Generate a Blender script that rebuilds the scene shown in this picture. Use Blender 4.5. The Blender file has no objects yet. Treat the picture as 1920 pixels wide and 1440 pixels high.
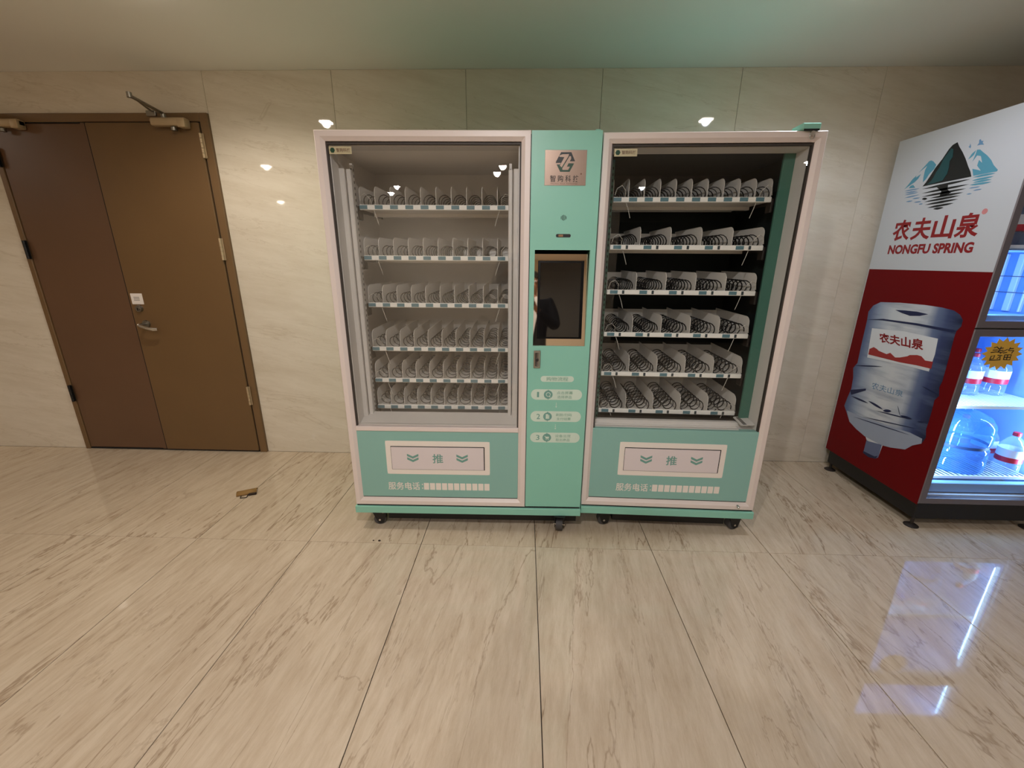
import bpy, bmesh, math, random
from mathutils import Vector, Matrix, Euler
random.seed(7)
R = math.radians
S = bpy.context.scene
COL = S.collection

# ---------------------------------------------------------------- camera, light, exposure
F_PX, PITCH, YAW, ROLL, EYE = 776.06, 0.2908, -0.0287, 0.0067, 1.4337
cp, sp, cy, sy = math.cos(PITCH), math.sin(PITCH), math.cos(YAW), math.sin(YAW)
fwd = Vector((sy*cp, cy*cp, -sp)); rgt = Vector((cy, -sy, 0)); up = rgt.cross(fwd)
cr, sr = math.cos(ROLL), math.sin(ROLL)
rgt, up = cr*rgt + sr*up, -sr*rgt + cr*up
cam = bpy.data.cameras.new('camera'); cam.sensor_width = 36; cam.sensor_fit = 'HORIZONTAL'
cam.lens = F_PX/1920*36; cam.clip_start = 0.01
cam_o = bpy.data.objects.new('camera', cam); COL.objects.link(cam_o)
cam_o.matrix_world = Matrix(((rgt.x, up.x, -fwd.x, 0), (rgt.y, up.y, -fwd.y, 0), (rgt.z, up.z, -fwd.z, EYE), (0, 0, 0, 1)))
S.camera = cam_o
S.view_settings.view_transform = 'Standard'; S.view_settings.look = 'None'
S.view_settings.gamma = 1; S.view_settings.use_curve_mapping = False
S.view_settings.exposure = -0.07
S.cycles.max_bounces = 10; S.cycles.transparent_max_bounces = 16; S.cycles.diffuse_bounces = 5; S.cycles.glossy_bounces = 5
S.cycles.caustics_reflective = False; S.cycles.caustics_refractive = False
S.cycles.sample_clamp_indirect = 4.0
S.cycles.use_denoising = True
w = bpy.data.worlds.new('world'); S.world = w; w.use_nodes = True
w.node_tree.nodes['Background'].inputs[0].default_value = (1, .9, .78, 1)
w.node_tree.nodes['Background'].inputs[1].default_value = 0.02
CEIL = 2.517; WALL = 2.872
# recessed downlights: x, y, watts, colour
WARM, NEUT, COOL = (1, .90, .78), (1, .96, .97), (.93, 1, 1.18)
LAMPS = [(-4.66, 1.97, 16, WARM), (-1.63, 1.97, 56, WARM), (1.40, 2.0, 36, COOL),
         (-6.2, .32, 10, WARM), (-3.13, .32, 8, WARM), (-.13, .28, 96, NEUT), (2.93, .32, 15, COOL),
         (-3.2, -1.4, 8, WARM), (-.2, -1.45, 110, NEUT), (2.97, -1.27, 8, COOL),
         (-4.8, -2.9, 22, WARM), (-1.85, -2.9, 95, NEUT), (1.51, -2.9, 8, COOL)]
SPOT_SIZE, SPOT_BLEND = 158, .55
for i, (x, y, e, c) in enumerate(LAMPS):
    l = bpy.data.lights.new('downlight_beam', 'SPOT'); l.energy = e*1.0; l.color = c
    l.spot_size = R(SPOT_SIZE if y > 1 else 174); l.spot_blend = SPOT_BLEND if y > 1 else .4; l.shadow_soft_size = .03
    o = bpy.data.objects.new('downlight_beam', l); COL.objects.link(o); o.location = (x, y, CEIL-.034)

# ---------------------------------------------------------------- helpers
def lin(c): return tuple((v/255/12.92 if v/255 <= .04045 else ((v/255+.055)/1.055)**2.4) for v in c)
def mat(name, rgb, rough=.5, metal=0, spec=.5, coat=0, noise=0, nscale=30, bump=0, ior=None, emit=None):
    m = bpy.data.materials.new(name); m.use_nodes = True; nt = m.node_tree; b = nt.nodes['Principled BSDF']
    c = lin(rgb)+(1,)
    b.inputs['Base Color'].default_value = c; b.inputs['Roughness'].default_value = rough
    b.inputs['Metallic'].default_value = metal; b.inputs['Specular IOR Level'].default_value = spec
    if coat: b.inputs['Coat Weight'].default_value = coat; b.inputs['Coat Roughness'].default_value = .05
    if ior: b.inputs['IOR'].default_value = ior
    if emit: b.inputs['Emission Color'].default_value = tuple(emit[:3])+(1,); b.inputs['Emission Strength'].default_value = emit[3]
    if noise or bump:
        t = nt.nodes.new('ShaderNodeTexCoord'); n = nt.nodes.new('ShaderNodeTexNoise'); n.inputs['Scale'].default_value = nscale; n.inputs['Detail'].default_value = 4
        nt.links.new(t.outputs['Object'], n.inputs['Vector'])
        if noise:
            mx = nt.nodes.new('ShaderNodeMix'); mx.data_type = 'RGBA'
            mx.inputs['A'].default_value = tuple(v*(1-noise) for v in c[:3])+(1,); mx.inputs['B'].default_value = tuple(min(1, v*(1+noise)) for v in c[:3])+(1,)
            nt.links.new(n.outputs['Fac'], mx.inputs['Factor']); nt.links.new(mx.outputs['Result'], b.inputs['Base Color'])
        if bump:
            bp = nt.nodes.new('ShaderNodeBump'); bp.inputs['Strength'].default_value = bump; bp.inputs['Distance'].default_value = .002
            nt.links.new(n.outputs['Fac'], bp.inputs['Height']); nt.links.new(bp.outputs['Normal'], b.inputs['Normal'])
    return m
def pane_mat(name, tint=(1, 1, 1), f0=.05, extra=0, extra_col=(1, 1, 1)):
    m = bpy.data.materials.new(name); m.use_nodes = True; nt = m.node_tree; nt.nodes.clear()
    out = nt.nodes.new('ShaderNodeOutputMaterial'); tr = nt.nodes.new('ShaderNodeBsdfTransparent'); gl = nt.nodes.new('ShaderNodeBsdfGlossy')
    tr.inputs[0].default_value = tint+(1,); gl.inputs['Roughness'].default_value = 0.0
    lw = nt.nodes.new('ShaderNodeLayerWeight'); lw.inputs['Blend'].default_value = .5
    pw = nt.nodes.new('ShaderNodeMath'); pw.operation = 'POWER'; pw.inputs[1].default_value = 5
    ma = nt.nodes.new('ShaderNodeMath'); ma.operation = 'MULTIPLY_ADD'; ma.inputs[1].default_value = .9; ma.inputs[2].default_value = f0
    mx = nt.nodes.new('ShaderNodeMixShader'); L = nt.links.new
    L(lw.outputs['Facing'], pw.inputs[0]); L(pw.outputs[0], ma.inputs[0]); L(ma.outputs[0], mx.inputs[0])
    L(tr.outputs[0], mx.inputs[1]); L(gl.outputs[0], mx.inputs[2])
    last = mx
    if extra:
        df = nt.nodes.new('ShaderNodeBsdfTranslucent'); df.inputs[0].default_value = extra_col+(1,)
        d2 = nt.nodes.new('ShaderNodeBsdfDiffuse'); d2.inputs[0].default_value = extra_col+(1,)
        a = nt.nodes.new('ShaderNodeMixShader'); a.inputs[0].default_value = .5; L(df.outputs[0], a.inputs[1]); L(d2.outputs[0], a.inputs[2])
        m2 = nt.nodes.new('ShaderNodeMixShader'); m2.inputs[0].default_value = extra; L(mx.outputs[0], m2.inputs[1]); L(a.outputs[0], m2.inputs[2]); last = m2
    L(last.outputs[0], out.inputs[0]); return m
def stone(name, base, dark, vein, along, rough, seed_by_piece=True):
    """polished stone: fine grain and thin wandering veins drawn out along one axis"""
    m = bpy.data.materials.new(name); m.use_nodes = True; nt = m.node_tree; b = nt.nodes['Principled BSDF']; L = nt.links.new
    t = nt.nodes.new('ShaderNodeTexCoord'); oi = nt.nodes.new('ShaderNodeObjectInfo')
    mr = nt.nodes.new('ShaderNodeMapping'); mr.inputs['Rotation'].default_value = along[1]
    mp = nt.nodes.new('ShaderNodeMapping'); mp.inputs['Scale'].default_value = along[0]; L(mr.outputs[0], mp.inputs['Vector'])
    add = nt.nodes.new('ShaderNodeVectorMath'); add.operation = 'ADD'
    mu = nt.nodes.new('ShaderNodeVectorMath'); mu.operation = 'SCALE'; mu.inputs['Scale'].default_value = 37.0
    cmb = nt.nodes.new('ShaderNodeCombineXYZ'); L(oi.outputs['Random'], cmb.inputs[0]); L(oi.outputs['Random'], cmb.inputs[1]); L(oi.outputs['Random'], cmb.inputs[2])
    L(cmb.outputs[0], mu.inputs[0]); L(t.outputs['Object'], add.inputs[0])
    if seed_by_piece: L(mu.outputs[0], add.inputs[1])
    L(add.outputs[0], mr.inputs['Vector'])
    def noise(scale, detail, dist, rgh=.6):
        n = nt.nodes.new('ShaderNodeTexNoise'); n.inputs['Scale'].default_value = scale; n.inputs['Detail'].default_value = detail
        n.inputs['Distortion'].default_value = dist; n.inputs['Roughness'].default_value = rgh; L(mp.outputs[0], n.inputs['Vector']); return n
    def ramp(src, stops):
        r = nt.nodes.new('ShaderNodeValToRGB'); e = r.color_ramp.elements
        e[0].position, e[0].color = stops[0][0], (stops[0][1],)*3+(1,); e[1].position, e[1].color = stops[1][0], (stops[1][1],)*3+(1,)
        for p, v in stops[2:]:
            q = e.new(p); q.color = (v, v, v, 1)
        L(src, r.inputs[0]); return r
    def mix(fac, a, bb):
        x = nt.nodes.new('ShaderNodeMix'); x.data_type = 'RGBA'; L(fac, x.inputs['Factor'])
        for k, v in (('A', a), ('B', bb)):
            if isinstance(v, tuple): x.inputs[k].default_value = v
            else: L(v, x.inputs[k])
        return x.outputs['Result']
    c0, c1, c2 = lin(base)+(1,), lin(dark)+(1,), lin(vein)+(1,)
    grain = ramp(noise(along[3], 9, .15, .72).outputs['Fac'], [(.38, 0), (.70, 1)])
    col = mix(grain.outputs[0], c0, c1)
    for sc, wd, off, amt in ((along[4], .007, .5, 1), (along[4]*2.1, .009, .54, .6)):
        v1 = ramp(noise(sc, 7, .5, .58).outputs['Fac'], [(off-wd, 0), (off, 1), (off+wd*.8, 0)])
        br = ramp(noise(sc*.55, 3, .2).outputs['Fac'], [(.37, 0), (.54, 1)])
        mm = nt.nodes.new('ShaderNodeMath'); mm.operation = 'MULTIPLY'; L(v1.outputs[0], mm.inputs[0]); L(br.outputs[0], mm.inputs[1])
        m3 = nt.nodes.new('ShaderNodeMath'); m3.operation = 'MULTIPLY'; m3.inputs[1].default_value = along[2]*amt; L(mm.outputs[0], m3.inputs[0])
        col = mix(m3.outputs[0], col, c2)
    L(col, b.inputs['Base Color']); b.inputs['Roughness'].default_value = rough; b.inputs['Specular IOR Level'].default_value = .5
    return m

class MB:
    """collects simple shapes into one mesh object"""
    def __init__(s): s.bm = bmesh.new()
    def box(s, x0, x1, y0, y1, z0, z1, bev=0, seg=1):
        r = bmesh.ops.create_cube(s.bm, size=1)['verts']
        bmesh.ops.scale(s.bm, vec=(x1-x0, y1-y0, z1-z0), verts=r); bmesh.ops.translate(s.bm, vec=((x0+x1)/2, (y0+y1)/2, (z0+z1)/2), verts=r)
        if bev:
            ed = {e for v in r for e in v.link_edges}; bmesh.ops.bevel(s.bm, geom=list(ed), offset=bev, segments=seg, affect='EDGES', profile=.5)
        return s
    def cyl(s, a, b, r0, r1=None, n=16, caps=True):
        a, b = Vector(a), Vector(b); d = b-a; r1 = r0 if r1 is None else r1
        q = d.to_track_quat('Z', 'Y').to_matrix().to_4x4()
        M = Matrix.Translation((a+b)/2) @ q
        bmesh.ops.create_cone(s.bm, cap_ends=caps, segments=n, radius1=r0, radius2=r1, depth=d.length, matrix=M); return s
    def ball(s, c, r, n=12, sc=(1, 1, 1)):
        M = Matrix.Translation(c) @ Matrix.Diagonal((sc[0], sc[1], sc[2], 1))
        bmesh.ops.create_uvsphere(s.bm, u_segments=n, v_segments=max(6, n//2+2), radius=r, matrix=M); return s
    def lathe(s, prof, c=(0, 0, 0), n=24):
        rings = []
        for r, z in prof:
            rings.append([s.bm.verts.new((c[0]+r*math.cos(2*math.pi*i/n), c[1]+r*math.sin(2*math.pi*i/n), c[2]+z)) for i in range(n)] if r > 1e-6 else [s.bm.verts.new((c[0], c[1], c[2]+z))])
        for A, B in zip(rings, rings[1:]):
            for i in range(n):
                j = (i+1) % n
                f = [A[i % len(A)], A[j % len(A)], B[j % len(B)], B[i % len(B)]]
                f = list(dict.fromkeys(f))
                if len(f) > 2: s.bm.faces.new(f)
        return s
    def tube(s, pts, r, n=6, closed=False):
        pts = [Vector(p) for p in pts]; rings = []; N = len(pts); up0 = None
        for i, p in enumerate(pts):
            if closed: d = pts[(i+1) % N]-pts[i-1]
            else: d = pts[min(i+1, N-1)]-pts[max(i-1, 0)]
            d.normalize()
            if up0 is None: up0 = Vector((0, 0, 1)) if abs(d.z) < .9 else Vector((1, 0, 0))
            a = up0-d*up0.dot(d)
            if a.length < 1e-4: a = d.orthogonal()
            a.normalize(); up0 = a; b = d.cross(a)
            rr = r[i] if isinstance(r, (list, tuple)) else r
            rings.append([s.bm.verts.new(p+rr*(math.cos(2*math.pi*k/n)*a+math.sin(2*math.pi*k/n)*b)) for k in range(n)])
        for i in range(N if closed else N-1):
            A, B = rings[i], rings[(i+1) % N]
            for k in range(n): s.bm.faces.new((A[k], A[(k+1) % n], B[(k+1) % n], B[k]))
        if not closed: s.bm.faces.new(rings[0][::-1]); s.bm.faces.new(rings[-1])
        return s
    def poly(s, pts, fn, t=.0006):
        """flat outline pts (u,v) -> thin sheet; fn(u,v,d) gives the point, d is height off the surface"""
        a = [s.bm.verts.new(fn(u, v, t)) for u, v in pts]; b = [s.bm.verts.new(fn(u, v, 0)) for u, v in pts]
        s.bm.faces.new(a)
        for i in range(len(a)): s.bm.faces.new((a[i], b[i], b[(i+1) % len(a)], a[(i+1) % len(a)]))
        return s
    def frame(s, x0, x1, z0, z1, prof):
        """mitred rectangular frame; prof = closed list of (inset, y)"""
        loops = [[s.bm.verts.new(p) for p in ((x0+i, y, z0+i), (x1-i, y, z0+i), (x1-i, y, z1-i), (x0+i, y, z1-i))] for i, y in prof]
        for A, B in zip(loops, loops[1:]+loops[:1]):
            for k in range(4): s.bm.faces.new((A[k], A[(k+1) % 4], B[(k+1) % 4], B[k]))
        return s
    def xf(s, M): bmesh.ops.transform(s.bm, matrix=M, verts=s.bm.verts); return s
    def mesh(s, name, m, smooth=False):
        bmesh.ops.recalc_face_normals(s.bm, faces=s.bm.faces)
        me = bpy.data.meshes.new(name); s.bm.to_mesh(me); s.bm.free()
        if m: me.materials.append(m)
        if smooth:
            for p in me.polygons: p.use_smooth = True
            try: me.set_sharp_from_angle(angle=R(35))
            except Exception: pass
        return me
    def build(s, name, m, parent=None, smooth=False, loc=None, **props):
        return put(name, s.mesh(name, m, smooth), parent, loc, **props)
def put(name, me, parent=None, loc=None, rot=None, **props):
    o = bpy.data.objects.new(name, me); COL.objects.link(o)
    if parent: o.parent = parent
    if loc is not None: o.location = loc
    if rot is not None: o.rotation_euler = rot
    for k, v in props.items(): o[k] = v
    return o
def thing(name, label, cat, loc=(0, 0, 0), rz=0, group=None):
    o = bpy.data.objects.new(name, None); COL.objects.link(o); o.location = loc; o.rotation_euler = (0, 0, rz); o.empty_display_size = .1
    o['label'] = label; o['category'] = cat
    if group: o['group'] = group
    return o
def copy_tree(o, parent=None):
    c = o.copy(); COL.objects.link(c); c.parent = parent
    for ch in list(o.children): copy_tree(ch, c)
    return c
_txt = {}
def text_polys(body, bold=0):
    key = (body, bold)
    if key not in _txt:
        c = bpy.data.curves.new('lettering', 'FONT'); c.body = body; c.offset = bold; c.resolution_u = 3; c.fill_mode = 'FRONT'; c.dimensions = '2D'
        o = bpy.data.objects.new('lettering', c); COL.objects.link(o); bpy.context.view_layer.update()
        me = o.evaluated_get(bpy.context.evaluated_depsgraph_get()).to_mesh()
        v = [(p.co.x, p.co.y) for p in me.vertices]; f = [tuple(p.vertices) for p in me.polygons]
        bpy.data.objects.remove(o); bpy.data.curves.remove(c)
        xs = [a for a, _ in v]; ys = [b for _, b in v]
        _txt[key] = ([((a-min(xs))/(max(xs)-min(xs)), (b-min(ys))/(max(ys)-min(ys))) for a, b in v], f)
    return _txt[key]
def text(name, body, m, parent, u0, u1, v0, v1, fn, bold=0, warp=None, d=.0008):
    """lettering as a flat print filling the box u0..u1, v0..v1 of a surface"""
    v, f = text_polys(body, bold); me = bpy.data.meshes.new(name)
    P = (lambda a, b: warp(a, b)) if warp else (lambda a, b: (u0+(u1-u0)*a, v0+(v1-v0)*b))
    me.from_pydata([fn(*P(a, b), d) for a, b in v], [], f); me.materials.append(m); me.update()
    return put(name, me, parent)
def rrect(u0, u1, v0, v1, r, n=6):
    P = []
    for cx, cy_, a0 in ((u1-r, v1-r, 0), (u0+r, v1-r, 90), (u0+r, v0+r, 180), (u1-r, v0+r, 270)):
        for k in range(n+1):
            a = R(a0+90*k/n); P.append((cx+r*math.cos(a), cy_+r*math.sin(a)))
    return P
def circ(u, v, r, n=20, ru=None): return [(u+(ru or r)*math.cos(2*math.pi*k/n), v+r*math.sin(2*math.pi*k/n)) for k in range(n)]

ART = {
 'peak_dark': [(0.2268,1.838),(0.2419,1.857),(0.2561,1.883),(0.2763,1.923),(0.3035,1.96),(0.3252,2),(0.3404,2.016),(0.3625,2.023),(0.3782,2),(0.4059,1.967),(0.4308,1.933),(0.4556,1.894),(0.4747,1.867),(0.4872,1.842)],
 'peak_teal': [(0.2496,1.844),(0.2712,1.858),(0.2804,1.875),(0.2874,1.899),(0.2991,1.918),(0.311,1.958),(0.3249,1.979),(0.3387,2),(0.3504,1.994),(0.3588,1.957),(0.3479,1.939),(0.3543,1.908),(0.3536,1.878),(0.3382,1.85),(0.2903,1.844)],
 'left_a': [(0.179,1.916),(0.2012,1.937),(0.2268,1.964),(0.2394,1.965),(0.2548,1.956),(0.2755,1.937),(0.2707,1.918),(0.2479,1.897),(0.2366,1.874),(0.2218,1.86),(0.2173,1.887),(0.2156,1.922),(0.2222,1.943),(0.2034,1.931)],
 'left_b': [(0.1112,1.841),(0.1329,1.865),(0.1499,1.888),(0.1693,1.903),(0.1689,1.892),(0.1956,1.906),(0.1867,1.885),(0.1681,1.869),(0.147,1.859)],
 'left_c': [(0.1402,1.842),(0.1486,1.854),(0.1641,1.856),(0.1816,1.839)],
 'right_a': [(0.4756,1.946),(0.4764,1.963),(0.4918,1.96),(0.5081,1.946),(0.5347,1.925),(0.5592,1.901),(0.5783,1.875),(0.604,1.85),(0.6019,1.844),(0.4958,1.844),(0.4806,1.878),(0.506,1.869),(0.5261,1.861),(0.4999,1.888),(0.5009,1.913),(0.5207,1.896),(0.5047,1.929),(0.4848,1.936),(0.4708,1.913),(0.4739,1.933)],
 'right_b': [(0.4451,1.927),(0.4562,1.95),(0.472,1.962),(0.4678,1.942),(0.4558,1.932)],
 'bird_a': [(0.4703,1.982),(0.4761,1.992),(0.473,2.006),(0.4785,2.008),(0.486,1.998),(0.495,1.997),(0.4931,1.989),(0.5038,1.978),(0.485,1.982)],
 'bird_b': [(0.428,1.986),(0.4332,1.99),(0.4322,2),(0.4403,1.986),(0.4399,1.978)],
 'ripples_dark': [[(0.2276,1.824),(0.2625,1.827),(0.2966,1.83),(0.33,1.832),(0.3626,1.833),(0.3944,1.834),(0.4256,1.833),(0.4562,1.833),(0.4861,1.831),(0.4577,1.828),(0.4282,1.825),(0.3977,1.823),(0.366,1.822),(0.3333,1.821),(0.2993,1.821),(0.2641,1.822)],[(0.2325,1.802),(0.2668,1.805),(0.3004,1.808),(0.3333,1.81),(0.3654,1.81),(0.3968,1.811),(0.4275,1.811),(0.4577,1.81),(0.4873,1.808),(0.4592,1.805),(0.4302,1.802),(0.4,1.801),(0.3688,1.8),(0.3366,1.799),(0.3032,1.799),(0.2685,1.8)],[(0.2385,1.783),(0.2706,1.787),(0.3021,1.79),(0.333,1.791),(0.3633,1.792),(0.393,1.793),(0.4221,1.793),(0.4507,1.792),(0.4789,1.79),(0.4523,1.787),(0.4248,1.785),(0.3963,1.783),(0.3668,1.782),(0.3364,1.781),(0.3049,1.781),(0.2723,1.782)],[(0.2919,1.77),(0.3149,1.773),(0.3377,1.775),(0.3603,1.777),(0.3827,1.777),(0.4048,1.778),(0.4266,1.777),(0.4483,1.776),(0.4698,1.774),(0.4499,1.771),(0.4293,1.769),(0.408,1.767),(0.3861,1.767),(0.3636,1.766),(0.3404,1.766),(0.3165,1.768)],[(0.261,1.754),(0.2868,1.758),(0.3122,1.76),(0.3373,1.762),(0.3621,1.763),(0.3865,1.764),(0.4106,1.764),(0.4345,1.763),(0.4581,1.761),(0.436,1.758),(0.4133,1.755),(0.3898,1.754),(0.3656,1.752),(0.3407,1.752),(0.315,1.752),(0.2884,1.753)],[(0.2718,1.738),(0.2953,1.742),(0.3186,1.745),(0.3417,1.746),(0.3645,1.748),(0.387,1.748),(0.4093,1.748),(0.4314,1.747),(0.4534,1.745),(0.433,1.742),(0.412,1.74),(0.3903,1.738),(0.368,1.736),(0.345,1.736),(0.3213,1.736),(0.297,1.737)],[(0.2902,1.722),(0.3087,1.725),(0.3271,1.728),(0.3454,1.73),(0.3637,1.73),(0.3819,1.731),(0.3999,1.731),(0.418,1.73),(0.436,1.728),(0.4196,1.725),(0.4026,1.722),(0.3852,1.721),(0.3672,1.72),(0.3488,1.719),(0.3299,1.719),(0.3104,1.72)],[(0.3287,1.711),(0.3353,1.714),(0.3422,1.716),(0.3492,1.717),(0.3564,1.717),(0.3638,1.717),(0.3713,1.716),(0.3789,1.715),(0.3869,1.712),(0.3806,1.71),(0.374,1.708),(0.3671,1.707),(0.3599,1.706),(0.3526,1.706),(0.3449,1.707),(0.337,1.709)],[(0.2439,1.772),(0.2472,1.774),(0.2508,1.776),(0.2546,1.777),(0.2587,1.777),(0.2629,1.776),(0.2673,1.775),(0.2719,1.773),(0.2768,1.77),(0.2736,1.768),(0.2701,1.766),(0.2663,1.765),(0.2623,1.765),(0.2581,1.766),(0.2536,1.767),(0.2489,1.769)],[(0.316,1.82),(0.3761,1.823),(0.3795,1.801),(0.404,1.782),(0.3832,1.773),(0.3454,1.772),(0.3482,1.796)]],
 'ripples_teal': [[(0.495,1.837),(0.5078,1.839),(0.5207,1.841),(0.5336,1.842),(0.5465,1.842),(0.5594,1.842),(0.5723,1.841),(0.5853,1.84),(0.5984,1.838),(0.5867,1.835),(0.5746,1.834),(0.5622,1.833),(0.5495,1.833),(0.5364,1.833),(0.523,1.833),(0.5092,1.835)],[(0.4965,1.822),(0.5085,1.825),(0.5206,1.827),(0.5328,1.828),(0.545,1.828),(0.5572,1.828),(0.5694,1.828),(0.5817,1.827),(0.5941,1.825),(0.5831,1.822),(0.5717,1.821),(0.56,1.819),(0.548,1.819),(0.5356,1.819),(0.523,1.819),(0.51,1.82)],[(0.5042,1.812),(0.5145,1.815),(0.525,1.816),(0.5355,1.817),(0.5462,1.818),(0.5569,1.817),(0.5676,1.817),(0.5784,1.815),(0.5894,1.813),(0.5798,1.811),(0.5699,1.81),(0.5597,1.809),(0.5492,1.808),(0.5384,1.808),(0.5273,1.809),(0.5159,1.81)],[(0.4919,1.803),(0.5043,1.805),(0.5167,1.806),(0.5292,1.806),(0.5417,1.806),(0.5542,1.806),(0.5667,1.805),(0.5793,1.803),(0.592,1.801),(0.5807,1.799),(0.569,1.798),(0.557,1.797),(0.5447,1.797),(0.532,1.798),(0.519,1.798),(0.5057,1.8)]],
 'ripples_blue': [[(0.1146,1.831),(0.1267,1.832),(0.1388,1.833),(0.151,1.834),(0.1631,1.834),(0.1752,1.834),(0.1874,1.833),(0.1995,1.832),(0.2117,1.831),(0.2004,1.829),(0.1889,1.828),(0.1771,1.828),(0.1651,1.828),(0.1529,1.828),(0.1404,1.828),(0.1276,1.829)],[(0.1202,1.819),(0.1304,1.821),(0.1408,1.822),(0.1512,1.822),(0.1617,1.823),(0.1721,1.822),(0.1826,1.822),(0.1931,1.821),(0.2037,1.819),(0.194,1.818),(0.1841,1.817),(0.174,1.816),(0.1636,1.816),(0.1531,1.816),(0.1424,1.817),(0.1314,1.818)],[(0.1235,1.809),(0.1342,1.811),(0.145,1.812),(0.1557,1.813),(0.1666,1.813),(0.1774,1.814),(0.1882,1.813),(0.1991,1.813),(0.21,1.812),(0.2,1.81),(0.1897,1.808),(0.1792,1.808),(0.1685,1.807),(0.1576,1.807),(0.1465,1.807),(0.1352,1.808)],[(0.1245,1.792),(0.1365,1.794),(0.1485,1.796),(0.1605,1.797),(0.1725,1.798),(0.1845,1.798),(0.1964,1.798),(0.2084,1.798),(0.2205,1.797),(0.2094,1.795),(0.198,1.794),(0.1863,1.792),(0.1745,1.792),(0.1624,1.791),(0.15,1.791),(0.1374,1.792)],[(0.4919,1.788),(0.4984,1.79),(0.5049,1.791),(0.5116,1.791),(0.5183,1.791),(0.5251,1.791),(0.5319,1.791),(0.5388,1.79),(0.5458,1.789),(0.5396,1.787),(0.5332,1.786),(0.5267,1.786),(0.52,1.786),(0.5132,1.786),(0.5063,1.786),(0.4992,1.787)],[(0.5144,1.775),(0.5195,1.776),(0.5246,1.777),(0.5299,1.778),(0.5352,1.778),(0.5406,1.778),(0.546,1.778),(0.5515,1.777),(0.5572,1.776),(0.5523,1.774),(0.5473,1.773),(0.5422,1.773),(0.5369,1.773),(0.5315,1.773),(0.5259,1.773),(0.5203,1.774)],[(0.4878,1.762),(0.4909,1.763),(0.4941,1.764),(0.4974,1.764),(0.5009,1.765),(0.5044,1.764),(0.508,1.764),(0.5117,1.763),(0.5155,1.762),(0.5125,1.761),(0.5093,1.76),(0.506,1.759),(0.5026,1.759),(0.4991,1.759),(0.4955,1.76),(0.4917,1.761)],[(0.1441,1.77),(0.1491,1.772),(0.1543,1.773),(0.1595,1.773),(0.1649,1.774),(0.1704,1.773),(0.1759,1.773),(0.1816,1.772),(0.1874,1.77),(0.1825,1.769),(0.1775,1.768),(0.1723,1.767),(0.1669,1.767),(0.1615,1.767),(0.1558,1.768),(0.1501,1.769)],[(0.1985,1.76),(0.2041,1.762),(0.2098,1.763),(0.2156,1.763),(0.2215,1.763),(0.2275,1.763),(0.2335,1.762),(0.2397,1.761),(0.246,1.759),(0.2406,1.758),(0.235,1.757),(0.2293,1.757),(0.2234,1.757),(0.2174,1.757),(0.2113,1.758),(0.205,1.759)],[(0.2327,1.746),(0.2354,1.748),(0.2382,1.749),(0.2412,1.749),(0.2443,1.75),(0.2475,1.749),(0.2508,1.749),(0.2542,1.748),(0.2577,1.747),(0.2551,1.745),(0.2523,1.744),(0.2493,1.744),(0.2462,1.743),(0.243,1.744),(0.2397,1.744),(0.2363,1.745)],[(0.1798,1.781),(0.1859,1.782),(0.1922,1.784),(0.1985,1.784),(0.2049,1.784),(0.2114,1.784),(0.218,1.783),(0.2247,1.782),(0.2315,1.781),(0.2256,1.78),(0.2195,1.778),(0.2133,1.778),(0.2069,1.778),(0.2004,1.778),(0.1937,1.779),(0.1869,1.78)]],
 'reg': (0.603,1.671),
 'jug': [(0.0814,1.084),(0.0754,1.134),(0.1009,1.175),(0.1487,1.201),(0.2844,1.21),(0.4373,1.213),(0.5353,1.21),(0.6024,1.202),(0.6388,1.185),(0.6605,1.161),(0.6621,1.13),(0.6462,1.103),(0.6448,1.078),(0.6516,0.9455),(0.6551,0.8413),(0.6495,0.8062),(0.6619,0.7629),(0.6453,0.7334),(0.6496,0.6762),(0.6507,0.6063),(0.6493,0.5701),(0.662,0.5254),(0.6499,0.4836),(0.6041,0.4512),(0.5703,0.4102),(0.4807,0.3799),(0.4272,0.3684),(0.4211,0.2875),(0.4034,0.2703),(0.3136,0.2638),(0.3103,0.3518),(0.2945,0.3702),(0.213,0.3864),(0.1462,0.4113),(0.1017,0.4644),(0.071,0.4973),(0.079,0.5527),(0.0936,0.6265),(0.086,0.7006),(0.0662,0.7625),(0.0906,0.8018),(0.0854,0.9148)],
 'label': [(0.1351,1.038),(0.3657,1.055),(0.5659,1.05),(0.575,0.9671),(0.5703,0.8716),(0.3927,0.8684),(0.1551,0.8536)],
 'red_hills': [(0.1583,0.8742),(0.1568,0.9095),(0.1847,0.927),(0.2102,0.9207),(0.2267,0.9126),(0.2878,0.9046),(0.3098,0.9177),(0.3499,0.8985),(0.3808,0.9057),(0.4236,0.9227),(0.4361,0.9326),(0.4789,0.9422),(0.5052,0.9412),(0.5325,0.9236),(0.5771,0.9275),(0.5789,0.8888),(0.4964,0.887),(0.3894,0.8785),(0.2701,0.8763)],
 'handle': [(0.2646,1.167),(0.3291,1.171),(0.4058,1.173),(0.4736,1.167),(0.4274,1.152),(0.369,1.145),(0.31,1.155)],
 'band1': [(0.0814,1.084),(0.1972,1.105),(0.4254,1.111),(0.6325,1.107),(0.6466,1.102),(0.6439,1.081),(0.5494,1.081),(0.3578,1.08),(0.2141,1.08),(0.0909,1.07)],
 'cap': [(0.3103,0.3518),(0.3254,0.3503),(0.4222,0.3701),(0.4223,0.284),(0.4039,0.2688),(0.3118,0.2629)],
 'capdark': [(0.3083,0.2741),(0.396,0.2791),(0.4149,0.2927),(0.4086,0.2687),(0.3559,0.2548),(0.3101,0.2621)],
 'wave1': [(0.0863,0.6156),(0.2065,0.6616),(0.21,0.6504),(0.1061,0.5876)],
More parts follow.
